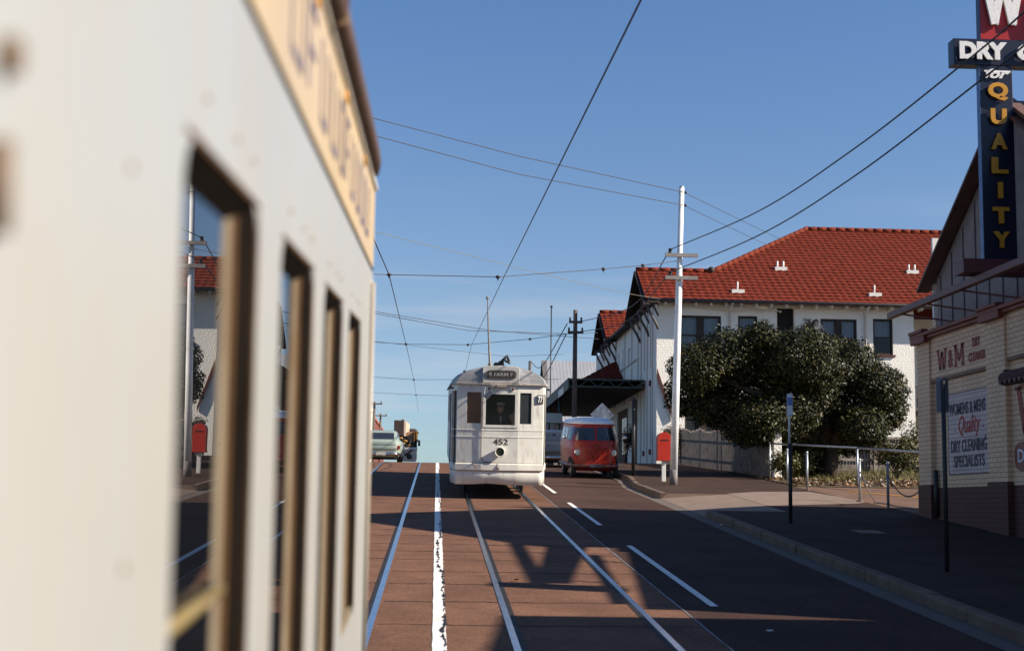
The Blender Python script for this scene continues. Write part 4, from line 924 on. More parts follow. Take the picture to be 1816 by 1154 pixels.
post('metal_post', 'dark slim post at the kerb to the right of the red van', 6.06, 43.6, 2.35, .055, blackm)
def bus_stop():
    x, y = 6.42, 25.6; z0 = hz(y)+.13
    t = thing('bus_stop_sign', 'narrow stop sign on a two-tone post at the edge of the shop shadow', 'sign', (x, y, z0)); top = at(1397, 698, y).z
    MB().tube([(x, y, z0), (x, y, top-.9)], .036, 10).build('lower_post', blackm, t); MB().tube([(x-.01, y, top-.95), (x-.01, y, top-.05)], .022, 10).build('upper_post', paintwhite, t)
    m = MB(); m.bar((x-.05, y+.0, top-.20), (x+.04, y-.06, top-.20), .015, .40); pl = m.build('plate', M('stop_plate', (.55, .55, .58), .4, .1), t)
    m = MB(); m.bar((x-.045, y-.016, top-.14), (x+.035, y-.07, top-.14), .015, .14); m.build('blue_panel', M('stop_blue', (.08, .14, .38), .4), pl)
bus_stop()
def fore_sign():
    y = 18.0; x = 6.45; z0 = hz(y)+.13
    t = thing('parking_sign', 'dark blade sign on a post standing in front of the shop wall', 'sign', (x, y, z0)); a = at(1672, 668, y)
    x = a.x; MB().tube([(x, y, z0), (x, y, a.z-.05)], .030, 10).build('post', blackm, t)
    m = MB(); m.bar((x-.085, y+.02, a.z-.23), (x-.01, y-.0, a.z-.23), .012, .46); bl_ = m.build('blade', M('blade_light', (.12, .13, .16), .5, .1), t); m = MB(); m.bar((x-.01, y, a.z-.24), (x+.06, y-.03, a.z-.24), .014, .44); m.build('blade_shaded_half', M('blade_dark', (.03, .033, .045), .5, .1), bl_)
fore_sign()
def pillar_box():
    y = 40.3; a = at(1178.5, 766, y); b_t = at(1178.5, 815, y).z; x = a.x; z0 = hz(y)+.13; w = .185
    t = thing('mailbox', 'red round-topped mailbox on a white post beside the white pole', 'mailbox', (x, y, z0))
    pts = [(x-w, y, b_t), (x+w, y, b_t)]+[(x+w*math.cos(q), y, a.z-w*.75+w*.75*math.sin(q)) for q in [math.pi*i/14 for i in range(15)]]
    m = MB(); m.prism(pts, (0, .34, 0)); bx_ = m.build('box', redpaint, t, bevel=.012)
    m = MB(); m.box(x-w*.6, x+w*.6, y-.008, y, a.z-.24, a.z-.21); m.build('slot', dark, bx_); m = MB(); m.box(x-w-.012, x+w+.012, y-.012, y+.352, b_t-.02, b_t+.02); m.build('base_trim', redpaint, bx_)
    m = MB(); m.box(x-.055, x+.055, y+.1, y+.21, z0, b_t-.02); m.build('post', paintwhite, t, bevel=.008)
pillar_box()

# ------------------------------------------------------------ poles and overhead wires
def white_pole():
    y = 38.6; a = at(1209, 333, y); b = at(1194, 868, y); z0 = hz(y)+.10
    t = thing('tram_pole', 'tall white steel pole with two crossarms beside the red mailbox', 'pole', (b.x, y, z0))
    P_ = lambda f: Vector((b.x+(a.x-b.x)*f, y, z0+(a.z-z0)*f))
    m = MB(); m.tube([P_(.052), P_(.35), P_(.7), P_(.705), P_(1)], [.105, .098, .09, .078, .072], 16); m.build('shaft', M('pole_white', (.74, .74, .74), .45, .05, 3, dirt=(.35, .30, .26), dscale=2.5, damt=.4), t)
    m = MB(); m.tube([P_(0), P_(.052)], [.112, .108], 16); m.build('base_sleeve', M('sleeve_dark', (.16, .14, .14), .7, .2), t)
    MB().ball(P_(1), .075, 12, 8, (1, 1, .8)).build('cap', steel, t)
    arms = []
    for py in (454, 494):
        z = at(1207, py, y).z; x = at(1207, py, y).x-.01; m = MB(); m.box(x-.44, x+.46, y-.18, y-.10, z-.05, z+.05); ar = m.build('crossarm', M('arm_timber', (.24, .22, .21), .8, .2), t)
        m = MB(); m.tube([(x-.30, y-.14, z+.05), (x-.30, y-.14, z+.12)], .035, 8); m.ball((x-.30, y-.14, z+.14), .055, 8, 6); m.build('insulator', blackm, ar); arms.append((x-.30, y-.14, z+.15))
    for py in (341, 364):
        q = at(1209, py, y); m = MB(); m.tube([(q.x-.08, y, q.z), (q.x+.10, y, q.z)], .02); m.ball((q.x+.10, y, q.z), .045, 8, 6); m.build('line_bracket', blackm, t)
    return arms
A1, A2 = white_pole()
def wood_pole(label, x, y, zt, arms, group=None, r=.13):
    z0 = hz(y)+.1; t = thing('utility_pole', label, 'pole', (x, y, z0), group)
    MB().tube([(x, y, z0), (x, y, zt)], [r, r*.7], 10).build('shaft', M('pole_timber', (.11, .08, .065), .85, .25), t)
    for z, hw in arms:
        ar = MB().box(x-hw, x+hw, y-r-.10, y-r, z-.05, z+.05).build('crossarm', MATS['pole_timber'], t)
        for s_ in (-.85, .85): MB().tube([(x+s_*hw, y-r-.05, z+.05), (x+s_*hw, y-r-.05, z+.2)], .04, 8).build('insulator', blackm, ar)
    return t
p2 = at(1017, 553, 60); q2 = at(1013, 825, 60)
wood_pole('dark timber pole in front of the street awning', q2.x+.05, 60-.6, p2.z, [(at(1016, 575, 60).z, .28), (at(1016, 593, 60).z, .33)], r=.12)
e1 = at(664, 712, 110); wood_pole('nearer of the two far timber poles beyond the crest', e1.x, 110, e1.z, [(at(664, 716, 110).z, .62)])
e2 = at(675, 733, 140); wood_pole('farther of the two far timber poles beyond the crest', e2.x, 140, e2.z, [(at(675, 737, 140).z, .65)])
e3 = at(940, 640, 90); wood_pole('short timber pole showing just above the tram roof', e3.x, 90, e3.z, [])
e4 = at(975, 549, 93); t = thing('radio_mast', 'thin mast rising beside the grey gabled building', 'mast', (e4.x, 91.6, hz(93)))
MB().tube([(e4.x, 91.6, hz(93)), (e4.x, 91.6, e4.z)], .04, 6).build('rod', blackm, t); MB().ball((e4.x, 91.6, e4.z), .09, 8, 6).build('tip', blackm, t)
wire = M('wire_dark', (.05, .04, .045), .6); wirepale = M('wire_pale', (.16, .15, .11), .6)
def wire_thing(label, pts, r, mat=wire, nodes=(), group='overhead wires'):
    o = MB().tube(pts, r, 5).build('overhead_wire', mat); tag(o, label, 'wire', group)
    return o
def line(label, ends, r, sag=0, mat=wire, name='overhead_wire'):
    pts = []
    ends = [Vector(e) for e in ends]
    if len(ends) > 2 and 'feeder' in label or 'service cable' in label:      # one smooth sagging curve through the measured points
        E_ = [ends[0]*2-ends[1]]+ends+[ends[-1]*2-ends[-2]]
        for i in range(1, len(E_)-2):
            a, b, c, d = E_[i-1:i+3]
            for k in range(10):
                f = k/10; pts.append((b*2+(c-a)*f+(a*2-b*5+c*4-d)*f*f+(b*3-a-c*3+d)*f*f*f)*.5)
        return wire_thing(label, pts+[ends[-1]], r, mat)
    for i in range(len(ends)-1):
        c = catenary(ends[i], ends[i+1], sag); pts += c if i == 0 else c[1:]
    return wire_thing(label, pts, r, mat)
# contact wires (follow the street, hung from the span wires)
line('contact wire over the right track, passing above the white tram', [(1.50, -6, 4.95), (1.47, 10.3, at(1127, 0, 10.3).z), (1.50, 33.0, at(883, 491, 33).z), (1.45, 62, at(830, 611, 62).z), (1.4, 95, 8.9), (1.3, 140, 9.0)], .009)
line('contact wire over the left track beside the cream tram', [(-1.3, -6, 4.9), (-1.3, 12, 5.9), (at(690, 487, 33).x, 33, at(690, 487, 33).z), (at(720, 610, 62).x, 62, at(720, 610, 62).z), (at(734, 673, 95).x, 95, at(734, 673, 95).z), (at(738, 700, 130).x, 130, at(738, 700, 130).z), (at(742, 730, 190).x, 190, at(742, 730, 190).z)], .012)
l1 = at(560, 484, 30); q = at(1200, 463, 38.6)
nd = [at(690, 487, 33), at(883, 491, 33), at(1070, 477, 36), at(1140, 470.5, 37.4)]
line('nearest span wire running from the white pole across both tracks', [l1]+nd+[q], .009)
nd2 = [at(720, 610, 62), at(830, 611, 62), at(940, 601, 61)]
line('second span wire running from the timber pole across both tracks', [at(560, 600, 62)]+nd2+[at(1012, 591, 59.4)], .012)
nd3 = [at(734, 673, 95), at(738, 700, 130)]
line('third span wire crossing the street beyond the crest', [at(600, 664, 95), nd3[0], at(1000, 672, 95)], .014)
line('fourth span wire crossing the street far beyond the crest', [at(600, 692, 130), nd3[1], at(900, 704, 130)], .016)
for k, (p, lb) in enumerate(zip(nd+nd2+nd3, ('left-track wire hanger on the nearest span wire', 'right-track wire hanger on the nearest span wire', 'span insulator nearer the tram on the nearest span wire', 'span insulator nearer the white pole on the nearest span wire', 'left-track wire hanger on the second span wire', 'right-track wire hanger on the second span wire', 'span insulator nearer the timber pole on the second span wire', 'hanger on the third span wire', 'hanger on the fourth span wire'))):
    s_ = .05 if k < 4 else (.06 if k < 7 else .07)
    o = MB().ball(p, s_, 8, 6, (1.2, 1, .8)).tube([p+Vector((0, 0, .0)), p+Vector((0, 0, -.08))], .015, 6).build('wire_insulator', blackm); tag(o, 'small dark '+lb, 'insulator', 'wire hangers and insulators')
# thick feeders from the white pole toward the camera and away
f1 = Vector(A1); f2 = Vector(A2)
def thru(px, py, ref, Y): return at(px, py, Y)
line('upper thick feeder cable swinging from the white pole to the top right', [f1, at(1346, 374, 30), at(1516, 263, 24), at(1706, 115, 19), at(1816, 22, 16.6), at(2000, -150, 13.5)], .014)
line('lower thick feeder cable swinging from the white pole to the top right', [f2, at(1346, 417, 30), at(1516, 312, 24), at(1745, 138, 18.6), at(1816, 81, 17.2), at(2000, -80, 14)], .014)
g1 = at(1027, 571, 59.3); g2_ = at(1024, 589, 59.3)
line('upper feeder cable between the white pole and the timber pole', [f1, at(1122, 542, 47), g1], .016)
line('lower feeder cable between the white pole and the timber pole', [f2, at(1110, 570, 48), g2_], .016)
line('upper feeder cable falling from the timber pole behind the tram', [at(1006, 574, 59.3), at(960, 650, 75), e3], .022)
line('lower feeder cable falling from the timber pole behind the tram', [at(1004, 593, 59.3), at(965, 668, 75), at(940, 690, 90)], .022)
line('upper thin line from the white pole to the left sky', [at(1212, 341, 38.5), at(920, 277, 36), at(640, 204, 34), at(500, 165, 33)], .011)
line('lower thin line from the white pole to the left sky', [at(1212, 364, 38.5), at(920, 309, 36), at(650, 237, 34), at(500, 195, 33)], .011)
line('upper thin line from the white pole down to the tiled roof', [at(1214, 342, 38.7), at(1400, 432, 58.5)], .009)
line('lower thin line from the white pole down to the tiled roof', [at(1214, 365, 38.7), at(1365, 437, 58.5)], .009)
line('upper dark line crossing from the left to the timber pole', [at(600, 538, 56), at(655, 551, 57), at(870, 586, 58), at(1010, 597, 59.3), at(1062, 601, 70)], .012)
line('lower dark line crossing from the left to the timber pole', [at(600, 541, 56), at(655, 554, 57), at(830, 586, 58), at(1010, 592, 59.3), at(1060, 590, 66)], .012)
line('pale service cable sagging from the left sky to the house eave', [at(600, 395, 44), at(800, 445, 47), at(1000, 495, 51), at(1165, 529, 56.2), at(1360, 546, 56.3)], .010, 0, wirepale)
line('thin faint wire low in the sky beside the cream tram', [at(620, 600, 80), at(900, 632, 82), at(1000, 628, 82)], .010)

# ------------------------------------------------------------ fences and railing
def picket():
    a = Vector((9.10, 56.6, 0)); b = Vector((10.35, 43.6, 0)); t = thing('picket_fence', 'grey timber picket fence between the house corner and the white gatepost', 'fence', (a.x, a.y, hz(a.y)))
    m = MB(); n = 118; d = (b-a); u = d.normalized(); nn = Vector((u.y, -u.x, 0))
    for i in range(n):
        p = a+d*(i+.5)/n; z0 = hz(p.y)+.15; h_ = 1.28+.05*math.sin(i*.31)+random.uniform(-.03, .03); w = .040
        m.prism([p-u*w+Vector((0, 0, z0)), p+u*w+Vector((0, 0, z0)), p+u*w+Vector((0, 0, z0+h_)), p+Vector((0, 0, z0+h_+.06)), p-u*w+Vector((0, 0, z0+h_))], nn*.02)
    m.build('palings', greytimber, t)
    for hh in (.35, 1.0):
        MB().bar(a+Vector((.05, 0, hz(a.y)+.15+hh)), b+Vector((.05, 0, hz(b.y)+.15+hh)), .04, .07).build('rail', greytimber, t)
    for i in range(6):
        p = a+d*i/5+Vector((.09, 0, hz((a+d*i/5).y)+.15)); MB().box(p.x-.05, p.x+.05, p.y-.05, p.y+.05, p.z, p.z+1.35).build('post', greytimber, t)
picket()
p = at(1377, 850, 43.4); z0 = hz(43.4)+.14; zt = at(1377, 757, 43.4).z
t = thing('gatepost', 'pale square gatepost at the end of the picket fence', 'gatepost', (p.x, 43.3, z0))
MB().box(p.x-.12, p.x+.12, 43.2, 43.44, z0, zt).build('shaft', whitewall, t, bevel=.01); MB().box(p.x-.15, p.x+.15, 43.17, 43.47, zt, zt+.06).build('cap', whitewall, t)
def paling():
    y = 50.0; t = thing('paling_fence', 'tall weathered paling fence behind the garden', 'fence', (16, y, hz(y)))
    m = MB(); x = 12.2
    while x < 24.5:
        w = random.uniform(.09, .11); zt = at(1560, 776, y).z+random.uniform(-.04, .04); m.box(x, x+w, y-.01, y+.012, hz(y)+.1, zt); x += w+.012
    m.build('palings', greytimber, t)
    for z in (hz(y)+.55, at(1560, 790, y).z, hz(y)+1.35): MB().box(12.2, 24.5, y-.07, y-.011, z-.04, z+.04).build('rail', M('rail_grey', (.30, .26, .23), .85, .2), t)
    for x in np.arange(13.4, 24, 2.1): MB().box(x, x+.11, y-.18, y-.07, hz(y)+.1, at(1560, 786, y).z).build('post', MATS['rail_grey'], t)
paling()
def railing():
    pts = [at(1365, 786, 43.2), at(1520, 794, 39.4), at(1636, 802, 36.2)]
    t = thing('pipe_railing', 'thin galvanised pipe railing along the side lane', 'railing', (pts[0].x, 43.2, hz(43.2)+.14))
    for i in range(2): MB().tube([pts[i], pts[i+1]], .028, 8).build('top_rail', steel, t)
    for p_ in pts: MB().tube([(p_.x, p_.y, hz(p_.y)+.14), p_], .030, 8).build('post', steel, t)
    MB().ball(pts[0], .045, 8, 6).build('elbow', steel, t)
railing()
bz = []
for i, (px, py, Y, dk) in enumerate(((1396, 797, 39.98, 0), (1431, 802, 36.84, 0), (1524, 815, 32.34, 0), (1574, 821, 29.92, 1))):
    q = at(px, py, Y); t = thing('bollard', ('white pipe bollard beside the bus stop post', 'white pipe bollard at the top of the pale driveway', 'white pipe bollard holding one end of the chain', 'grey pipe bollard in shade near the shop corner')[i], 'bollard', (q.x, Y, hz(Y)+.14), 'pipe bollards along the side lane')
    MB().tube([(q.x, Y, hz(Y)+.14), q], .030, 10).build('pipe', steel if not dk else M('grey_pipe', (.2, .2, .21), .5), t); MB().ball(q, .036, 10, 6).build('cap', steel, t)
    MB().tube([(q.x, Y, hz(Y)+.135), (q.x, Y, hz(Y)+.16)], .08, 12).build('collar', concrete, t); bz.append(q)
def chain(label, a, b, sag, drop=.25):
    a = Vector(a)-Vector((0, 0, drop)); b = Vector(b)-Vector((0, 0, drop)); pts = catenary(a, b, sag, 60); m = MB()
    L_ = sum((pts[i+1]-pts[i]).length for i in range(60)); n = int(L_/.06)
    for i in range(n):
        f = (i+.5)/n*60; k = min(int(f), 59); c = pts[k].lerp(pts[k+1], f-k); d = (pts[k+1]-pts[k]).normalized()*.042; s_ = Vector((0, 0, .016)) if i % 2 else Vector((.016, 0, 0))
        m.tube([c-d*.8, c-d*.5+s_, c+d*.5+s_, c+d*.8, c+d*.5-s_, c-d*.5-s_, c-d*.8], .006, 5, False)
    o = m.build('chain', M('chain_steel', (.16, .14, .13), .5, .2, metal=.5)); tag(o, label, 'chain')
chain('sagging chain between the white and grey bollards', bz[2], bz[3], .28); chain('chain running from the grey bollard toward the shop corner', bz[3], (9.75, 28.05, bz[3].z-.2), .35)
pts = [(bz[2].x+.02, 32.34, bz[2].z-.3), (bz[2].x+.15, 32.2, hz(32.2)+.4), (bz[2].x+.25, 32.0, hz(32)+.16)]+[(9.9+.08*math.sin(i*1.3)+.05*i, 31.8-.35*i, hz(31.8-.35*i)+.158) for i in range(10)]
tag(MB().tube(pts, .012, 6).build('chain', MATS['chain_steel']), 'loose chain lying along the ground beside the shop corner', 'chain')
# ------------------------------------------------------------ vegetation
def foliage(name, root, blobs, n, size, mats, seed=1, shell=.55, aspect=.45, droop=0):
    rg_ = np.random.default_rng(seed); w = np.array([b[3]*b[4]*b[5] for b in blobs])**.7; w /= w.sum()
    bi = rg_.choice(len(blobs), n, p=w); B = np.array(blobs)[bi]
    d = rg_.normal(size=(n, 3)); d /= np.linalg.norm(d, axis=1)[:, None]
    rad = shell+(1-shell)*rg_.random(n)**.6; rad *= 1+.10*np.sin(d[:, 0]*7+B[:, 0])*np.cos(d[:, 2]*6+B[:, 1]*3)+.05*rg_.normal(size=n)
    P = B[:, :3]+d*B[:, 3:6]*rad[:, None]
    nrm = d*.9+rg_.normal(size=(n, 3))*.65; nrm[:, 2] += .35; nrm /= np.linalg.norm(nrm, axis=1)[:, None]
    t1 = np.cross(nrm, rg_.normal(size=(n, 3))); t1 /= np.linalg.norm(t1, axis=1)[:, None]; t2 = np.cross(nrm, t1)
    s = size*(.6+.8*rg_.random(n))[:, None]
    off = np.array(LOCAL.get(root.name, (0, 0, 0)))
    tip = P+t1*s; tail = P-t1*s; l = P+t2*s*aspect+nrm*s*.12; r = P-t2*s*aspect+nrm*s*.12
    V = np.stack([tail, l, tip, r], 1).reshape(-1, 3)-off
    me = bpy.data.meshes.new(name); me.vertices.add(4*n); me.vertices.foreach_set('co', V.ravel())
    me.loops.add(4*n); me.loops.foreach_set('vertex_index', np.arange(4*n)); me.polygons.add(n)
    me.polygons.foreach_set('loop_start', np.arange(n)*4)
    for m_ in mats: me.materials.append(m_)
    me.polygons.foreach_set('material_index', rg_.integers(0, len(mats), n)); me.update(); me.validate()
    o = bpy.data.objects.new(name, me); COL.objects.link(o); o.parent = root; return o
lf = [M('leaf_dark', (0.01924, 0.0222, 0.00518), .5, .3, 2, spec=.22), M('leaf_mid', (0.037, 0.037, 0.0074), .5, .3, 2, spec=.25), M('leaf_olive', (.060, .050, .010), .5, .3, 2, spec=.25), M('leaf_deep', (0.01036, 0.01332, 0.00444), .5, .3, 2, spec=.15)]
bark = M('bark', (.055, .04, .03), .95, .35, 6, bump=.02, bscale=18)
def limbs(root, base, tops, r):
    m = MB(); base = Vector(base)
    fork = base+Vector((.1, 0, 1.1)); m.tube([base-Vector((0, 0, .1)), base+Vector((.05, 0, .5)), fork], [r*1.35, r, r*.9], 12)
    for tpt in tops:
        tpt = Vector(tpt); mid = fork.lerp(tpt, .5)+Vector((random.uniform(-.3, .3), random.uniform(-.3, .3), .2)); m.tube([fork-Vector((0, 0, .15)), mid, tpt], [r*.6, r*.38, r*.12], 8)
    return m.build('trunk', bark, root)
def big_tree():
    y = 44.6; b = at(1470, 858, y); zb = hz(y)+.16
    t = thing('tree', 'big dense dark evergreen tree spreading in front of the white house', 'tree', (b.x, y, zb))
    sp_ = [(1235, 655, .95, .9), (1215, 700, .75, .75), (1290, 640, 1.2, 1.1), (1345, 628, 1.25, 1.1), (1420, 640, 1.35, 1.15), (1500, 655, 1.2, 1.1), (1560, 690, .95, .9), (1572, 730, .75, .75), (1530, 760, .9, .75), (1300, 712, 1.3, 1.1), (1390, 730, 1.4, 1.2), (1470, 745, 1.3, 1.05), (1335, 760, 1.0, .62), (1425, 795, 1.0, .6), (1260, 722, .8, .65), (1505, 785, .6, .5), (1350, 598, .55, .45), (1450, 610, .6, .5), (1240, 625, .4, .35), (1212, 722, .35, .35), (1345, 740, 1.3, .7), (1440, 825, .8, .4), (1432, 690, 1.2, 1.0), (1445, 750, 1.1, .8)]
    bl = []
    for i, (px, py, rx, rz_) in enumerate(sp_):
        dy = (-.9, .5, -.2, .9)[i % 4]; p = at(px, py, y+dy); bl.append((p.x, p.y, p.z, rx*.95, rx*1.05, rz_*.95))
    foliage('crown', t, bl, 150000, .052, [lf[0], lf[0], lf[3], lf[3], lf[1], lf[1], lf[2]], 3, shell=.5)
    m = MB()
    for bb in bl:
        if bb[3] > .9: m.ball(bb[:3], .40*bb[3], 8, 6, (1, 1, .8))
    limbs(t, (b.x, y, zb), [(bb[0], bb[1], bb[2]) for bb in bl[::2]], .26)
    m = MB(); bx_ = at(1385, 850, y); m.tube([(bx_.x, y-.5, zb), (bx_.x+.15, y-.4, zb+.9), (bx_.x-.2, y-.2, zb+2)], [.17, .13, .09], 10); m.build('stem', bark, t)
big_tree()
def small_palm():
    y = 48.3; top = at(1437, 578, y); t = thing('palm', 'small dark drooping palm head rising from behind the tree crown', 'palm', (top.x, y, hz(y)+.15))
    MB().tube([(top.x+.1, y, hz(y)+.1), (top.x+.05, y, top.z-1.5), top], [.10, .08, .07], 8).build('trunk', bark, t)
    rs = random.Random(4); m = MB()
    for i in range(26):
        a = rs.uniform(0, 6.28); L_ = rs.uniform(.5, .85); up = rs.uniform(.15, .5); pts = []
        for k in range(7):
            f = k/6; pts.append(top+Vector((math.cos(a)*L_*f*.62, math.sin(a)*L_*f*.62, up*math.sin(f*1.9)-.75*f*f*L_)))
        for k in range(6):
            d = (pts[k+1]-pts[k]).normalized(); s_ = d.cross(Vector((0, 0, 1))).normalized()*.012
            m.poly([pts[k]-s_, pts[k]+s_, pts[k+1]+s_, pts[k+1]-s_])
            for j in (-1, 1):
                for q in (0, .5):
                    c = pts[k].lerp(pts[k+1], q); e = c+s_*j*12+d*.06-Vector((0, 0, .09)); m.poly([c, c+d*.025, e])
    m.build('fronds', M('frond_dark', (.014, .014, .010), .5, .2), t)
small_palm()
def shrub(label, px, py, Y, r, h_, n, mats, seed, base=None):
    p = at(px, py, Y); z0 = hz(Y)+.16; t = thing('shrub', label, 'shrub', (p.x, Y, z0))
    rs = random.Random(seed); bl = [(p.x+rs.uniform(-.5, .5)*r, Y+rs.uniform(-.4, .4)*r, z0+h_*rs.uniform(.35, .8), r*.5, r*.5, h_*.3) for _ in range(7)]
    foliage('foliage', t, bl, n, .05, mats, seed, shell=.2, aspect=.4)
    m = MB()
    for b_ in bl[:5]: m.tube([(p.x+rs.uniform(-.05, .05), Y, z0), (b_[0], b_[1], b_[2])], [.018, .008], 5)
    m.build('stems', bark, t); return t
lm = [lf[1], lf[2], M('leaf_bright', (.11, .11, .025), .5, .3, 2)]
shrub('yellow-green shrub against the paling fence near the shop corner', 1592, 830, 44.5, .85, 1.3, 2600, lm, 1)
shrub('leggy shrub behind the white bollard', 1460, 825, 45.0, .8, 1.2, 1800, lm, 2)
shrub('low bush beside the pale gatepost', 1395, 830, 42.6, .55, .85, 1300, lm, 3)
shrub('wispy climbing plant on the paling fence beside the shop', 1612, 790, 48.8, .5, 1.9, 900, lm, 4)
shrub('small bush showing between the mailbox and the house wall', 1195, 790, 54, .5, 1.5, 900, lm, 5)
shrub('thin dark plant in front of the house doorway', 1110, 800, 58.0, .55, 1.6, 700, [lf[0], lf[3]], 6)
shrub('sprawling bush at the foot of the tree trunk', 1430, 835, 44, .9, .8, 1500, lm, 7)
def litter():
    n = 2600; rg_ = np.random.default_rng(8); x = 9.9+rg_.random(n)*8.5; y = 39.0+rg_.random(n)**1.6*4.5
    P = np.stack([x, y, np.array([hz(q) for q in y])+.175], 1); a = rg_.random(n)*6.28; s = .035+.05*rg_.random(n); t1 = np.stack([np.cos(a), np.sin(a), .5*rg_.normal(size=n)], 1)*s[:, None]; t2 = np.stack([-np.sin(a), np.cos(a), .5*rg_.normal(size=n)], 1)*s[:, None]*.6
    V = np.stack([P-t1, P+t2, P+t1, P-t2], 1).reshape(-1, 3); me = bpy.data.meshes.new('leaf_litter'); me.from_pydata(V.tolist(), [], [(4*i, 4*i+1, 4*i+2, 4*i+3) for i in range(n)])
    for m_ in (M('dead_leaf', (.20, .10, .04), .9, .3), M('pale_leaf', (.42, .33, .24), .9, .3), M('brown_leaf', (.09, .045, .02), .9, .3)): me.materials.append(m_)
    me.polygons.foreach_set('material_index', rg_.integers(0, 3, n)); o = bpy.data.objects.new('leaf_litter', me); COL.objects.link(o); tag(o, 'dry leaves and scraps scattered over the garden edge', 'leaf litter', kind='stuff')
    n = 9000; x = 9.95+rg_.random(n)*12; y = 40.5+rg_.random(n)*9; k = (np.sin(x*1.7)+np.cos(y*1.3+x)+.6*rg_.normal(size=n)) > -.2; x = x[k]; y = y[k]; n = len(x)
    z = np.array([hz(q) for q in y])+.16; h_ = .06+.16*rg_.random(n); a = rg_.random(n)*6.28; c, s = np.cos(a)*.012, np.sin(a)*.012; lx, ly = .06*rg_.normal(size=n), .06*rg_.normal(size=n)
    V = np.stack([np.stack([x-c, y-s, z], 1), np.stack([x+c, y+s, z], 1), np.stack([x+lx, y+ly, z+h_], 1)], 1).reshape(-1, 3)
    me = bpy.data.meshes.new('grass'); me.from_pydata(V.tolist(), [], [(3*i, 3*i+1, 3*i+2) for i in range(n)]); me.materials.append(M('grass_dry', (.12, .11, .03), .9, .4)); o = bpy.data.objects.new('grass', me); COL.objects.link(o); tag(o, 'patchy dry grass between the leaf litter and the paling fence', 'grass', kind='stuff')
litter()

# ------------------------------------------------------------ vehicles (local frame: front faces -y, origin on the ground under the front)
class Shape:
    """stack of rounded-rectangle plans: (z, half width, y front, y rear)"""
    def __init__(s, lv, p=4.5): s.lv = lv; s.p = p
    def par(s, z):
        L_ = s.lv
        for a, b in zip(L_[:-1], L_[1:]):
            if a[0] <= z <= b[0]: f = (z-a[0])/(b[0]-a[0]); return [a[i]+(b[i]-a[i])*f for i in range(4)]
        return list(L_[-1] if z > L_[-1][0] else L_[0])
    def ring(s, z, n=48):
        _, hw, y0, y1 = s.par(z); cy = (y0+y1)/2; hl = (y1-y0)/2; e = 2/s.p
        return [(hw*math.copysign(abs(math.cos(a))**e, math.cos(a)), cy+hl*math.copysign(abs(math.sin(a))**e, math.sin(a)), z) for a in [2*math.pi*k/n for k in range(n)]]
    def body(s, m, za, zb, steps=10):
        zs = sorted({za, zb}|{l[0] for l in s.lv if za < l[0] < zb}|{za+(zb-za)*i/steps for i in range(steps)})
        m.rings([s.ring(z) for z in zs], True, True); return m
    def fy(s, x, z, o=.0, rear=False):
        _, hw, y0, y1 = s.par(z); hl = (y1-y0)/2; k = max(0, 1-min(1, abs(x/hw))**s.p)**(1/s.p); return (y0+y1)/2+(1 if rear else -1)*(hl*k+o)
    def sx(s, y, z, o=0):
        _, hw, y0, y1 = s.par(z); hl = (y1-y0)/2; k = max(0, 1-min(1, abs((y-(y0+y1)/2)/hl))**s.p)**(1/s.p); return hw*k+o
    def front(s, m, x0, x1, z0, z1, o=.006, rear=False, nx=8, nz=5, skew=0):
        g_ = [[(x0+(x1-x0)*i/nx, s.fy(x0+(x1-x0)*i/nx, z0+(z1-z0)*j/nz, o, rear), z0+(z1-z0)*j/nz) for i in range(nx+1)] for j in range(nz+1)]
        m.rings(g_, False); return m
    def side(s, m, sg, y0, y1, z0, z1, o=.006, ny=6, nz=4):
        g_ = [[(sg*s.sx(y0+(y1-y0)*i/ny, z0+(z1-z0)*j/nz, o), y0+(y1-y0)*i/ny, z0+(z1-z0)*j/nz) for i in range(ny+1)] for j in range(nz+1)]
        m.rings(g_, False); return m
def wheel(root, x, y, r, w=.15):
    m = MB(); m.tube([(x-w/2, y, r), (x-w*.3, y, r), (x+w*.3, y, r), (x+w/2, y, r)], [r*.9, r, r, r*.9], 20); wh = m.build('wheel', rubber, root)
    m = MB(); m.tube([(x-w/2-.006, y, r), (x+w/2+.006, y, r)], r*.55, 16); m.build('hub', M('hub_grey', (.35, .35, .34), .3, .1, metal=.5), wh)
carglass = M('car_glass', (.02, .025, .03), .05, .1, spec=.9)
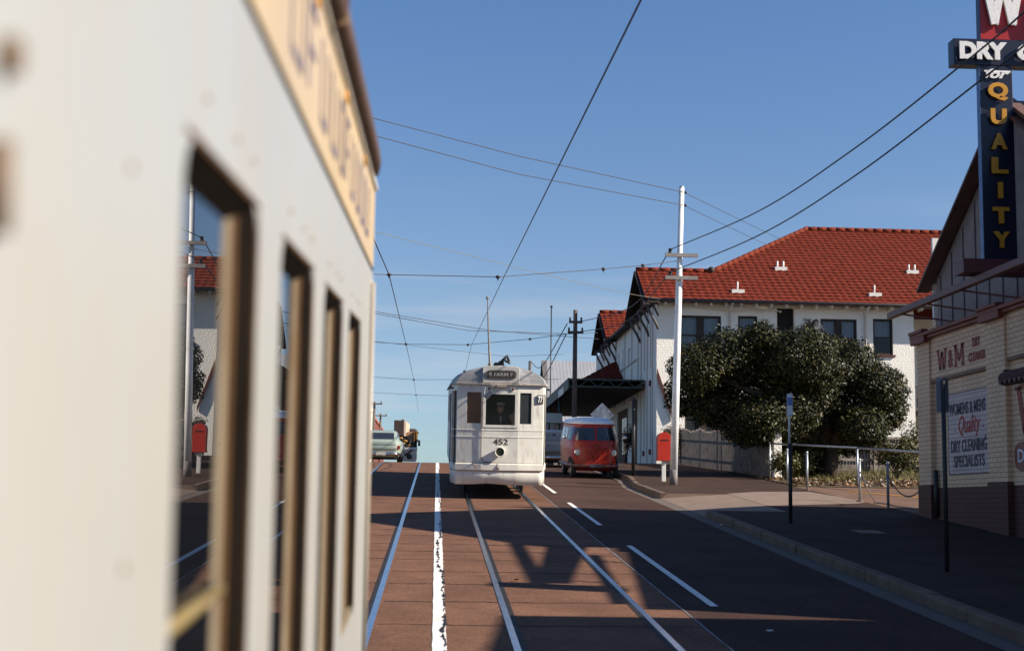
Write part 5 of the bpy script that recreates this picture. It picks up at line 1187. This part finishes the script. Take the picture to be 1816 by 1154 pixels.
def van():
    t = thing('van', 'red van with white roof parked at the kerb facing down the hill', 'van', (4.98, 44.3, hz(44.3)-.01), local=True, rot=(TILT, 0, R(.5)))
    S = Shape([(.24, .70, .12, 4.1), (.40, .80, .0, 4.15), (.95, .83, .02, 4.2), (1.15, .815, .06, 4.2), (1.66, .72, .34, 4.1), (1.72, .735, .33, 4.1), (1.80, .66, .48, 4.0), (1.87, .50, .75, 3.8), (1.895, .25, 1.2, 3.3)], 4.2)
    redv = M('van_red', (.25, .016, .008), .35, .12, 2, spec=.3, coat=.1)
    S.body(MB(), .24, 1.68, 14).build('body', redv, t)
    S.body(MB(), 1.685, 1.895, 6).build('roof', M('van_roof', (.72, .73, .74), .35, .06, 3), t)
    g = MB(); g.rings([[(x*1.015, y, z) for x, y, z in S.ring(1.66)], [(x*1.03, y+(-.02 if y < 2 else .02), 1.675) for x, y, z in S.ring(1.675)], [(x*1.03, y, 1.69) for x, y, z in S.ring(1.69)]], True); g.build('roof_gutter', redv, t)
    for a, b in ((-.63, -.035), (.035, .63)):
        w = S.front(MB(), a, b, 1.19, 1.58, .008).build('windscreen', carglass, t)
    for sg in (-1, 1):
        S.side(MB(), sg, .48, 1.05, 1.18, 1.58, .007).build('side_window', carglass, t); S.side(MB(), sg, 1.18, 2.0, 1.2, 1.56, .007).build('side_window', carglass, t); S.side(MB(), sg, 2.1, 2.95, 1.2, 1.56, .007).build('side_window', carglass, t)
        m = MB(); m.ball((sg*.56, S.fy(.56, .80)+.02, .80), .115, 16, 10, (1, .45, 1)); h_ = m.build('headlight', chrome, t)
        m = MB(); m.ball((sg*.56, S.fy(.56, .80)-.018, .80), .095, 16, 10, (1, .35, 1)); m.build('headlight_lens', M('lens_glass', (.45, .45, .43), .08, .1, spec=.8), h_)
        m = MB(); m.ball((sg*.62, S.fy(.62, 1.08)-.0, 1.08), .03, 10, 8); m.build('indicator', M('indicator_amber', (.45, .18, .04), .3), t)
        # V crease
        m = MB(); m.tube([(sg*.02, S.fy(.02, .62)-.005, .62), (sg*.22, S.fy(.22, .86)-.004, .86), (sg*.50, S.fy(.5, 1.02)-.003, 1.02), (sg*.72, S.fy(.72, 1.12)-.0, 1.12)], .014, 6); m.build('swage_line', redv, t)
        for y in (.55, 3.05): wheel(t, sg*.66, y, .31)
        m = MB(); m.tube([(sg*.78, .42, 1.18), (sg*.93, .36, 1.24)], .01, 6); m.ball((sg*.95, .35, 1.28), .06, 10, 8, (1, .4, 1)); m.build('door_mirror', chrome, t)
        m = MB()
        for r in (.34,):
            m.rings([[(sg*(S.sx(.55+q*math.cos(a), max(.26, .31+q*math.sin(a)))+.006), .55+q*math.cos(a), .31+q*math.sin(a)) for a in [math.pi*k/12 for k in range(13)]] for q in (.02, .2, .36)], False)
        m.build('wheel_arch', dark, t)
    m = MB(); m.tube([(.0, S.fy(0, .98)-.002, .98), (.0, S.fy(0, .98)-.018, .98)], .125, 24); em = m.build('emblem', redv, t)
    m = MB()
    yv = S.fy(0, .98)-.024
    for p, q in (((-.06, 1.06), (0, .98)), ((0, .98), (.06, 1.06)), ((-.09, 1.03), (-.035, .90)), ((-.035, .90), (0, .965)), ((0, .965), (.035, .90)), ((.035, .90), (.09, 1.03))): m.bar((p[0], yv, p[1]), (q[0], yv, q[1]), .014, .008, up=(0, 1, 0))
    m.build('emblem_letters', M('emblem_dull', (.20, .05, .04), .4), em)
    m = MB(); rgb = [[(x*1.04, y-.04 if y < 2 else y+.04, z) for x, y, z in S.ring(.30)], [(x*1.08, y-.09 if y < 2 else y+.09, z) for x, y, z in S.ring(.34)], [(x*1.08, y-.09 if y < 2 else y+.09, z) for x, y, z in S.ring(.42)], [(x*1.02, y, z) for x, y, z in S.ring(.45)]]; m.rings(rgb, True); m.build('bumper', M('bumper_dark', (.10, .03, .03), .4), t)
    m = MB(); m.box(-.19, .19, -.125, -.11, .36, .46); m.build('number_plate', M('plate_dark', (.05, .05, .07), .5), t)
    for s_ in (-.3, .25):
        m = MB(); m.tube([(s_, S.fy(s_, 1.2)-.01, 1.2), (s_-.16, S.fy(s_, 1.36)-.012, 1.40)], .006, 5); m.build('wiper', blackm, t)
van()
def sedan(label, loc, rot, paint, group=None, rear_view=True):
    t = thing('car', label, 'car', loc, group, local=True, rot=rot)
    lower = Shape([(.22, .76, .12, 4.40), (.42, .87, .02, 4.55), (.60, .89, .0, 4.58), (.84, .86, .08, 4.56), (.90, .80, .2, 4.48)], 6)
    lower.body(MB(), .22, .90, 10).build('body', paint, t)
    cab = Shape([(.86, .74, 1.30, 3.95), (.98, .72, 1.45, 3.75), (1.26, .62, 1.95, 3.22), (1.33, .56, 2.1, 3.05), (1.37, .40, 2.4, 2.8)], 5)
    cab.body(MB(), .86, 1.37, 8).build('cabin', paint, t)
    cab.front(MB(), -.62, .62, .97, 1.25, .012, True).build('rear_window', carglass, t); cab.front(MB(), -.62, .62, .97, 1.25, .012).build('windscreen', carglass, t)
    for sg in (-1, 1):
        cab.side(MB(), sg, 1.75, 2.5, .96, 1.24, .012).build('side_window', carglass, t); cab.side(MB(), sg, 2.58, 3.3, .96, 1.24, .012).build('side_window', carglass, t)
        for y in (.85, 3.55): wheel(t, sg*.72, y, .31, .17)
        m = MB(); m.prism([(sg*.885, 3.55+.39*math.cos(a), .31+.36*math.sin(a)) for a in [math.pi*k/12 for k in range(13)]], (sg*.01, 0, 0)); m.prism([(sg*.885, .85+.39*math.cos(a), .31+.36*math.sin(a)) for a in [math.pi*k/12 for k in range(13)]], (sg*.01, 0, 0)); m.build('wheel_arch', dark, t)
        m = MB(); m.tube([(sg*.70, lower.fy(.7, .62, 0, True)-.03, .62), (sg*.70, lower.fy(.7, .62, 0, True)+.035, .62)], .085, 16); m.build('tail_light', M('tail_red', (.35, .02, .015), .3), t)
        m = MB(); m.tube([(sg*.66, lower.fy(.66, .60)+.03, .60), (sg*.66, lower.fy(.66, .60)-.03, .60)], .085, 16); m.build('headlight', chrome, t)
    m = MB(); lower.front(m, -.60, .60, .52, .545, .008, True); lower.front(m, -.60, .60, .72, .74, .008, True); m.build('rear_trim', M('trim_dark', (.05, .07, .06), .4), t)
    m = MB()
    for rr, rv in ((True, 1), (False, -1)):
        pts = [(x, lower.fy(x, .36, .05, rr), .36) for x in [-.84+.14*i for i in range(13)]]; m.tube(pts, .055, 8)
    m.build('bumper', chrome, t)
    m = MB(); y = lower.fy(0, .36, .11, True); m.box(-.2, .2, y, y+.01, .30, .42); m.build('number_plate', M('plate_pale', (.5, .45, .4), .5), t)
    m = MB(); m.box(-.7, .7, .3, 4.3, .16, .3); m.build('underside', dark, t); return t
pg = M('pale_green_paint', (0.2664, 0.3108, 0.2664), .3, .05, 2, spec=.5, coat=.5)
sedan('pale green sedan driving away over the crest on the left', (-2.25, 58.8+4.4, hz(61)+.02), (R(-1.2), 0, R(180)), pg)
sedan('dark sedan parked behind the red van', (4.5, 52.2, hz(52.5)), (TILT*.7, 0, 0), M('dark_paint', (.03, .035, .045), .25, .1, coat=.5))

def road_machine():
    y = 74.0; z0 = hz(y); X = lambda px: (px-771)/2522*y+.0
    t = thing('tractor_truck', 'truck-mounted machine with tall dark cabinet and yellow gear, beyond the crest', 'truck', (-1.6, y, z0))
    Z = lambda py: at(720, py, y).z
    dk = M('machine_brown', (.055, .035, .028), .7, .3, 3); tn = M('machine_tan', (.34, .20, .12), .7, .4, 3, dirt=(.1, .05, .03), dscale=3, damt=.7); yw = M('machine_yellow', (.26, .13, .025), .5, .2); pa = M('machine_pale', (.8, .62, .48), .7, .2, 3, dirt=(.25, .12, .08), dscale=3, damt=.6)
    m = MB(); m.box(X(696), X(714), y, y+2.0, Z(773), Z(745)); m.build('cabinet', dk, t, bevel=.03)
    m = MB(); m.box(X(714), X(718), y+.02, y+1.9, Z(773), Z(746)); m.box(X(716), X(722), y+.4, y+1.6, Z(768), Z(749)); m.build('cabinet_door', pa, t)
    m = MB(); m.tube([(X(711), y+.5, Z(746)), (X(711), y+.5, Z(742.5))], .07); m.build('exhaust', blackm, t)
    m = MB(); m.box(X(719), X(731), y+.1, y+2.4, Z(785), Z(765)); m.build('hopper', tn, t, bevel=.03)
    m = MB(); m.box(X(731.5), X(733), y-.02, y+.2, Z(784), Z(765)); m.box(X(735), X(738), y-.02, y+.3, Z(783), Z(764)); m.box(X(731), X(739), y+.05, y+1.5, Z(766), Z(764.4)); m.build('yellow_rail', yw, t)
    m = MB(); m.box(X(733), X(735), y+.2, y+1.4, Z(784), Z(766)); m.build('side_plate', dk, t)
    for a in ((708, 777), (716, 782), (724, 790), (712, 786)):
        MB().ball((X(a[0]), y-.1, Z(a[1])), .10, 8, 6, (1.4, 1, .7)).build('yellow_fitting', yw, t)
    m = MB(); m.box(X(706), X(736), y+.2, y+3.5, Z(795), Z(775)); 
    for i in range(9): 
        q = 706+i*3.3; m.bar((X(q), y+.0, Z(795)), (X(q+random.uniform(-5, 5)), y+.05, Z(776)), .07, .07)
    m.build('chassis', blackm, t)
    m = MB(); m.tube([(X(736), y, Z(781)), (X(741), y, Z(781)), (X(741), y, Z(790))], .06); m.box(X(739.5), X(742.5), y, y+.1, Z(790), Z(782)); m.build('wing_mirror', blackm, t)
    m = MB(); m.box(X(713), X(736), y-.25, y, Z(797), Z(793)); m.build('rear_beam', M('beam_white', (.75, .68, .6), .6), t)
    m = MB(); m.box(X(714), X(736), y-.2, y+.1, Z(818), Z(797.5)); m.build('tailboard', pa, t)
    m = MB(); m.tube([(X(724), y-.22, Z(809)), (X(724), y-.27, Z(809))], .14, 14); m.prism([(X(715), y-.22, Z(806)), (X(728), y-.22, Z(797)), (X(730), y-.22, Z(798)), (X(717), y-.22, Z(809))], (0, -.03, 0)); m.build('drum', dk, t)
    for px in (712, 733): wheel(t, X(px), y+.6, .5, .28)
    for px in (712, 733): wheel(t, X(px), y+3.6, .5, .28)
    m = MB(); m.box(X(705), X(735), y+3.6, y+5.6, z0+.6, z0+2.3); m.build('cab', dk, t, bevel=.1)
road_machine()

# ------------------------------------------------------------ far buildings beyond the crest
def gabled():
    y = 94; a = at(975, 625, y); b = at(1057, 629, y); t = thing('gabled_building', 'grey iron-roofed gabled building beyond the street awning', 'building', (a.x, y, hz(y)))
    zr = (a.z+b.z)/2; x0 = a.x; x1 = 22; ze = zr-4.3; yr = y+5
    m = MB(); m.prism([(x0+.3, y-.6, hz(y)-1), (x0+.3, y+10.6, hz(y)-1), (x0+.3, y+10.6, ze), (x0+.3, yr, zr-.3), (x0+.3, y-.6, ze)], (x1-x0, 0, 0)); m.build('wall', M('shade_wall', (.20, .17, .16), .9, .1), t)
    m = MB(); 
    n = 60
    def plane(ya, za, yb, zb_):
        vs = []
        for i in range(n*2+1):
            x = x0+(x1-x0)*i/(2*n); o_ = .010*(i % 2); vs += [(x, ya, za+o_), (x, yb, zb_+o_)]
        m.add(vs, [(2*i, 2*i+2, 2*i+3, 2*i+1) for i in range(2*n)])
    plane(y-1, ze-.3, yr, zr); plane(y+11, ze-.3, yr, zr); m.build('roof', M('pale_iron', (0.2664, 0.2738, 0.296), .55, .1, 2, dirt=(0.1628, 0.148, 0.148), dscale=1, damt=.5), t)
    for s_ in (-1, 1): MB().bar((x0, yr+s_*6, ze-.35), (x0, yr, zr-.02), .06, .35, up=(1, 0, 0)).build('bargeboard', M('barge_grey', (.12, .11, .11), .7), t)
    MB().box(x0-.6, x0+.25, y-.5, y+10, hz(y), hz(y)+3.2).build('verandah', darkwood, t)
gabled()
def shopfront(label, x0, x1, y0, y1, zt, mat, roof=None):
    t = thing('building', label, 'building', (x0, y0, hz(y0))); f = max(x0, x1)
    MB().box(x0, x1, y0, y1, hz(y0)-1, zt).build('wall', mat, t)
    MB().box(x0-.1, x1+.12, y0-.1, y1+.1, zt, zt+.25).build('parapet', roof or paintwhite, t)
    n = int((y1-y0)/3.2)
    for i in range(n):
        yy = y0+1+i*(y1-y0-1)/n
        for z in (hz(y0)+.9, hz(y0)+4.3):
            if z+1.5 < zt: w = MB().box(f+.005, f+.04, yy, yy+1.2, z, z+1.5).build('window', paintwhite, t); MB().box(f+.04, f+.05, yy+.08, yy+1.12, z+.08, z+1.42).build('pane', glassdark, w)
    return t
bo = brick_mat('orange_brick', (.50, .22, .10), (.45, .2, .09), (.2, .1, .06)); br = brick_mat('red_brick', (.24, .06, .035), (.2, .05, .03), (.1, .05, .04))
shopfront('cream-orange two-storey building, nearest beyond the crest on the left', -14, -6.75, 118, 146, at(662, 733, 146).z, bo, M('cream_parapet', (.6, .52, .4), .8))
shopfront('white party-wall building between the orange and red buildings', -14, -6.85, 146.4, 152, at(666, 732, 152).z, paintwhite)
t = shopfront('red brick building, farthest beyond the crest on the left', -15, -6.75, 152.4, 186, 11.15, br, M('red_parapet', (.28, .09, .05), .8))
#END
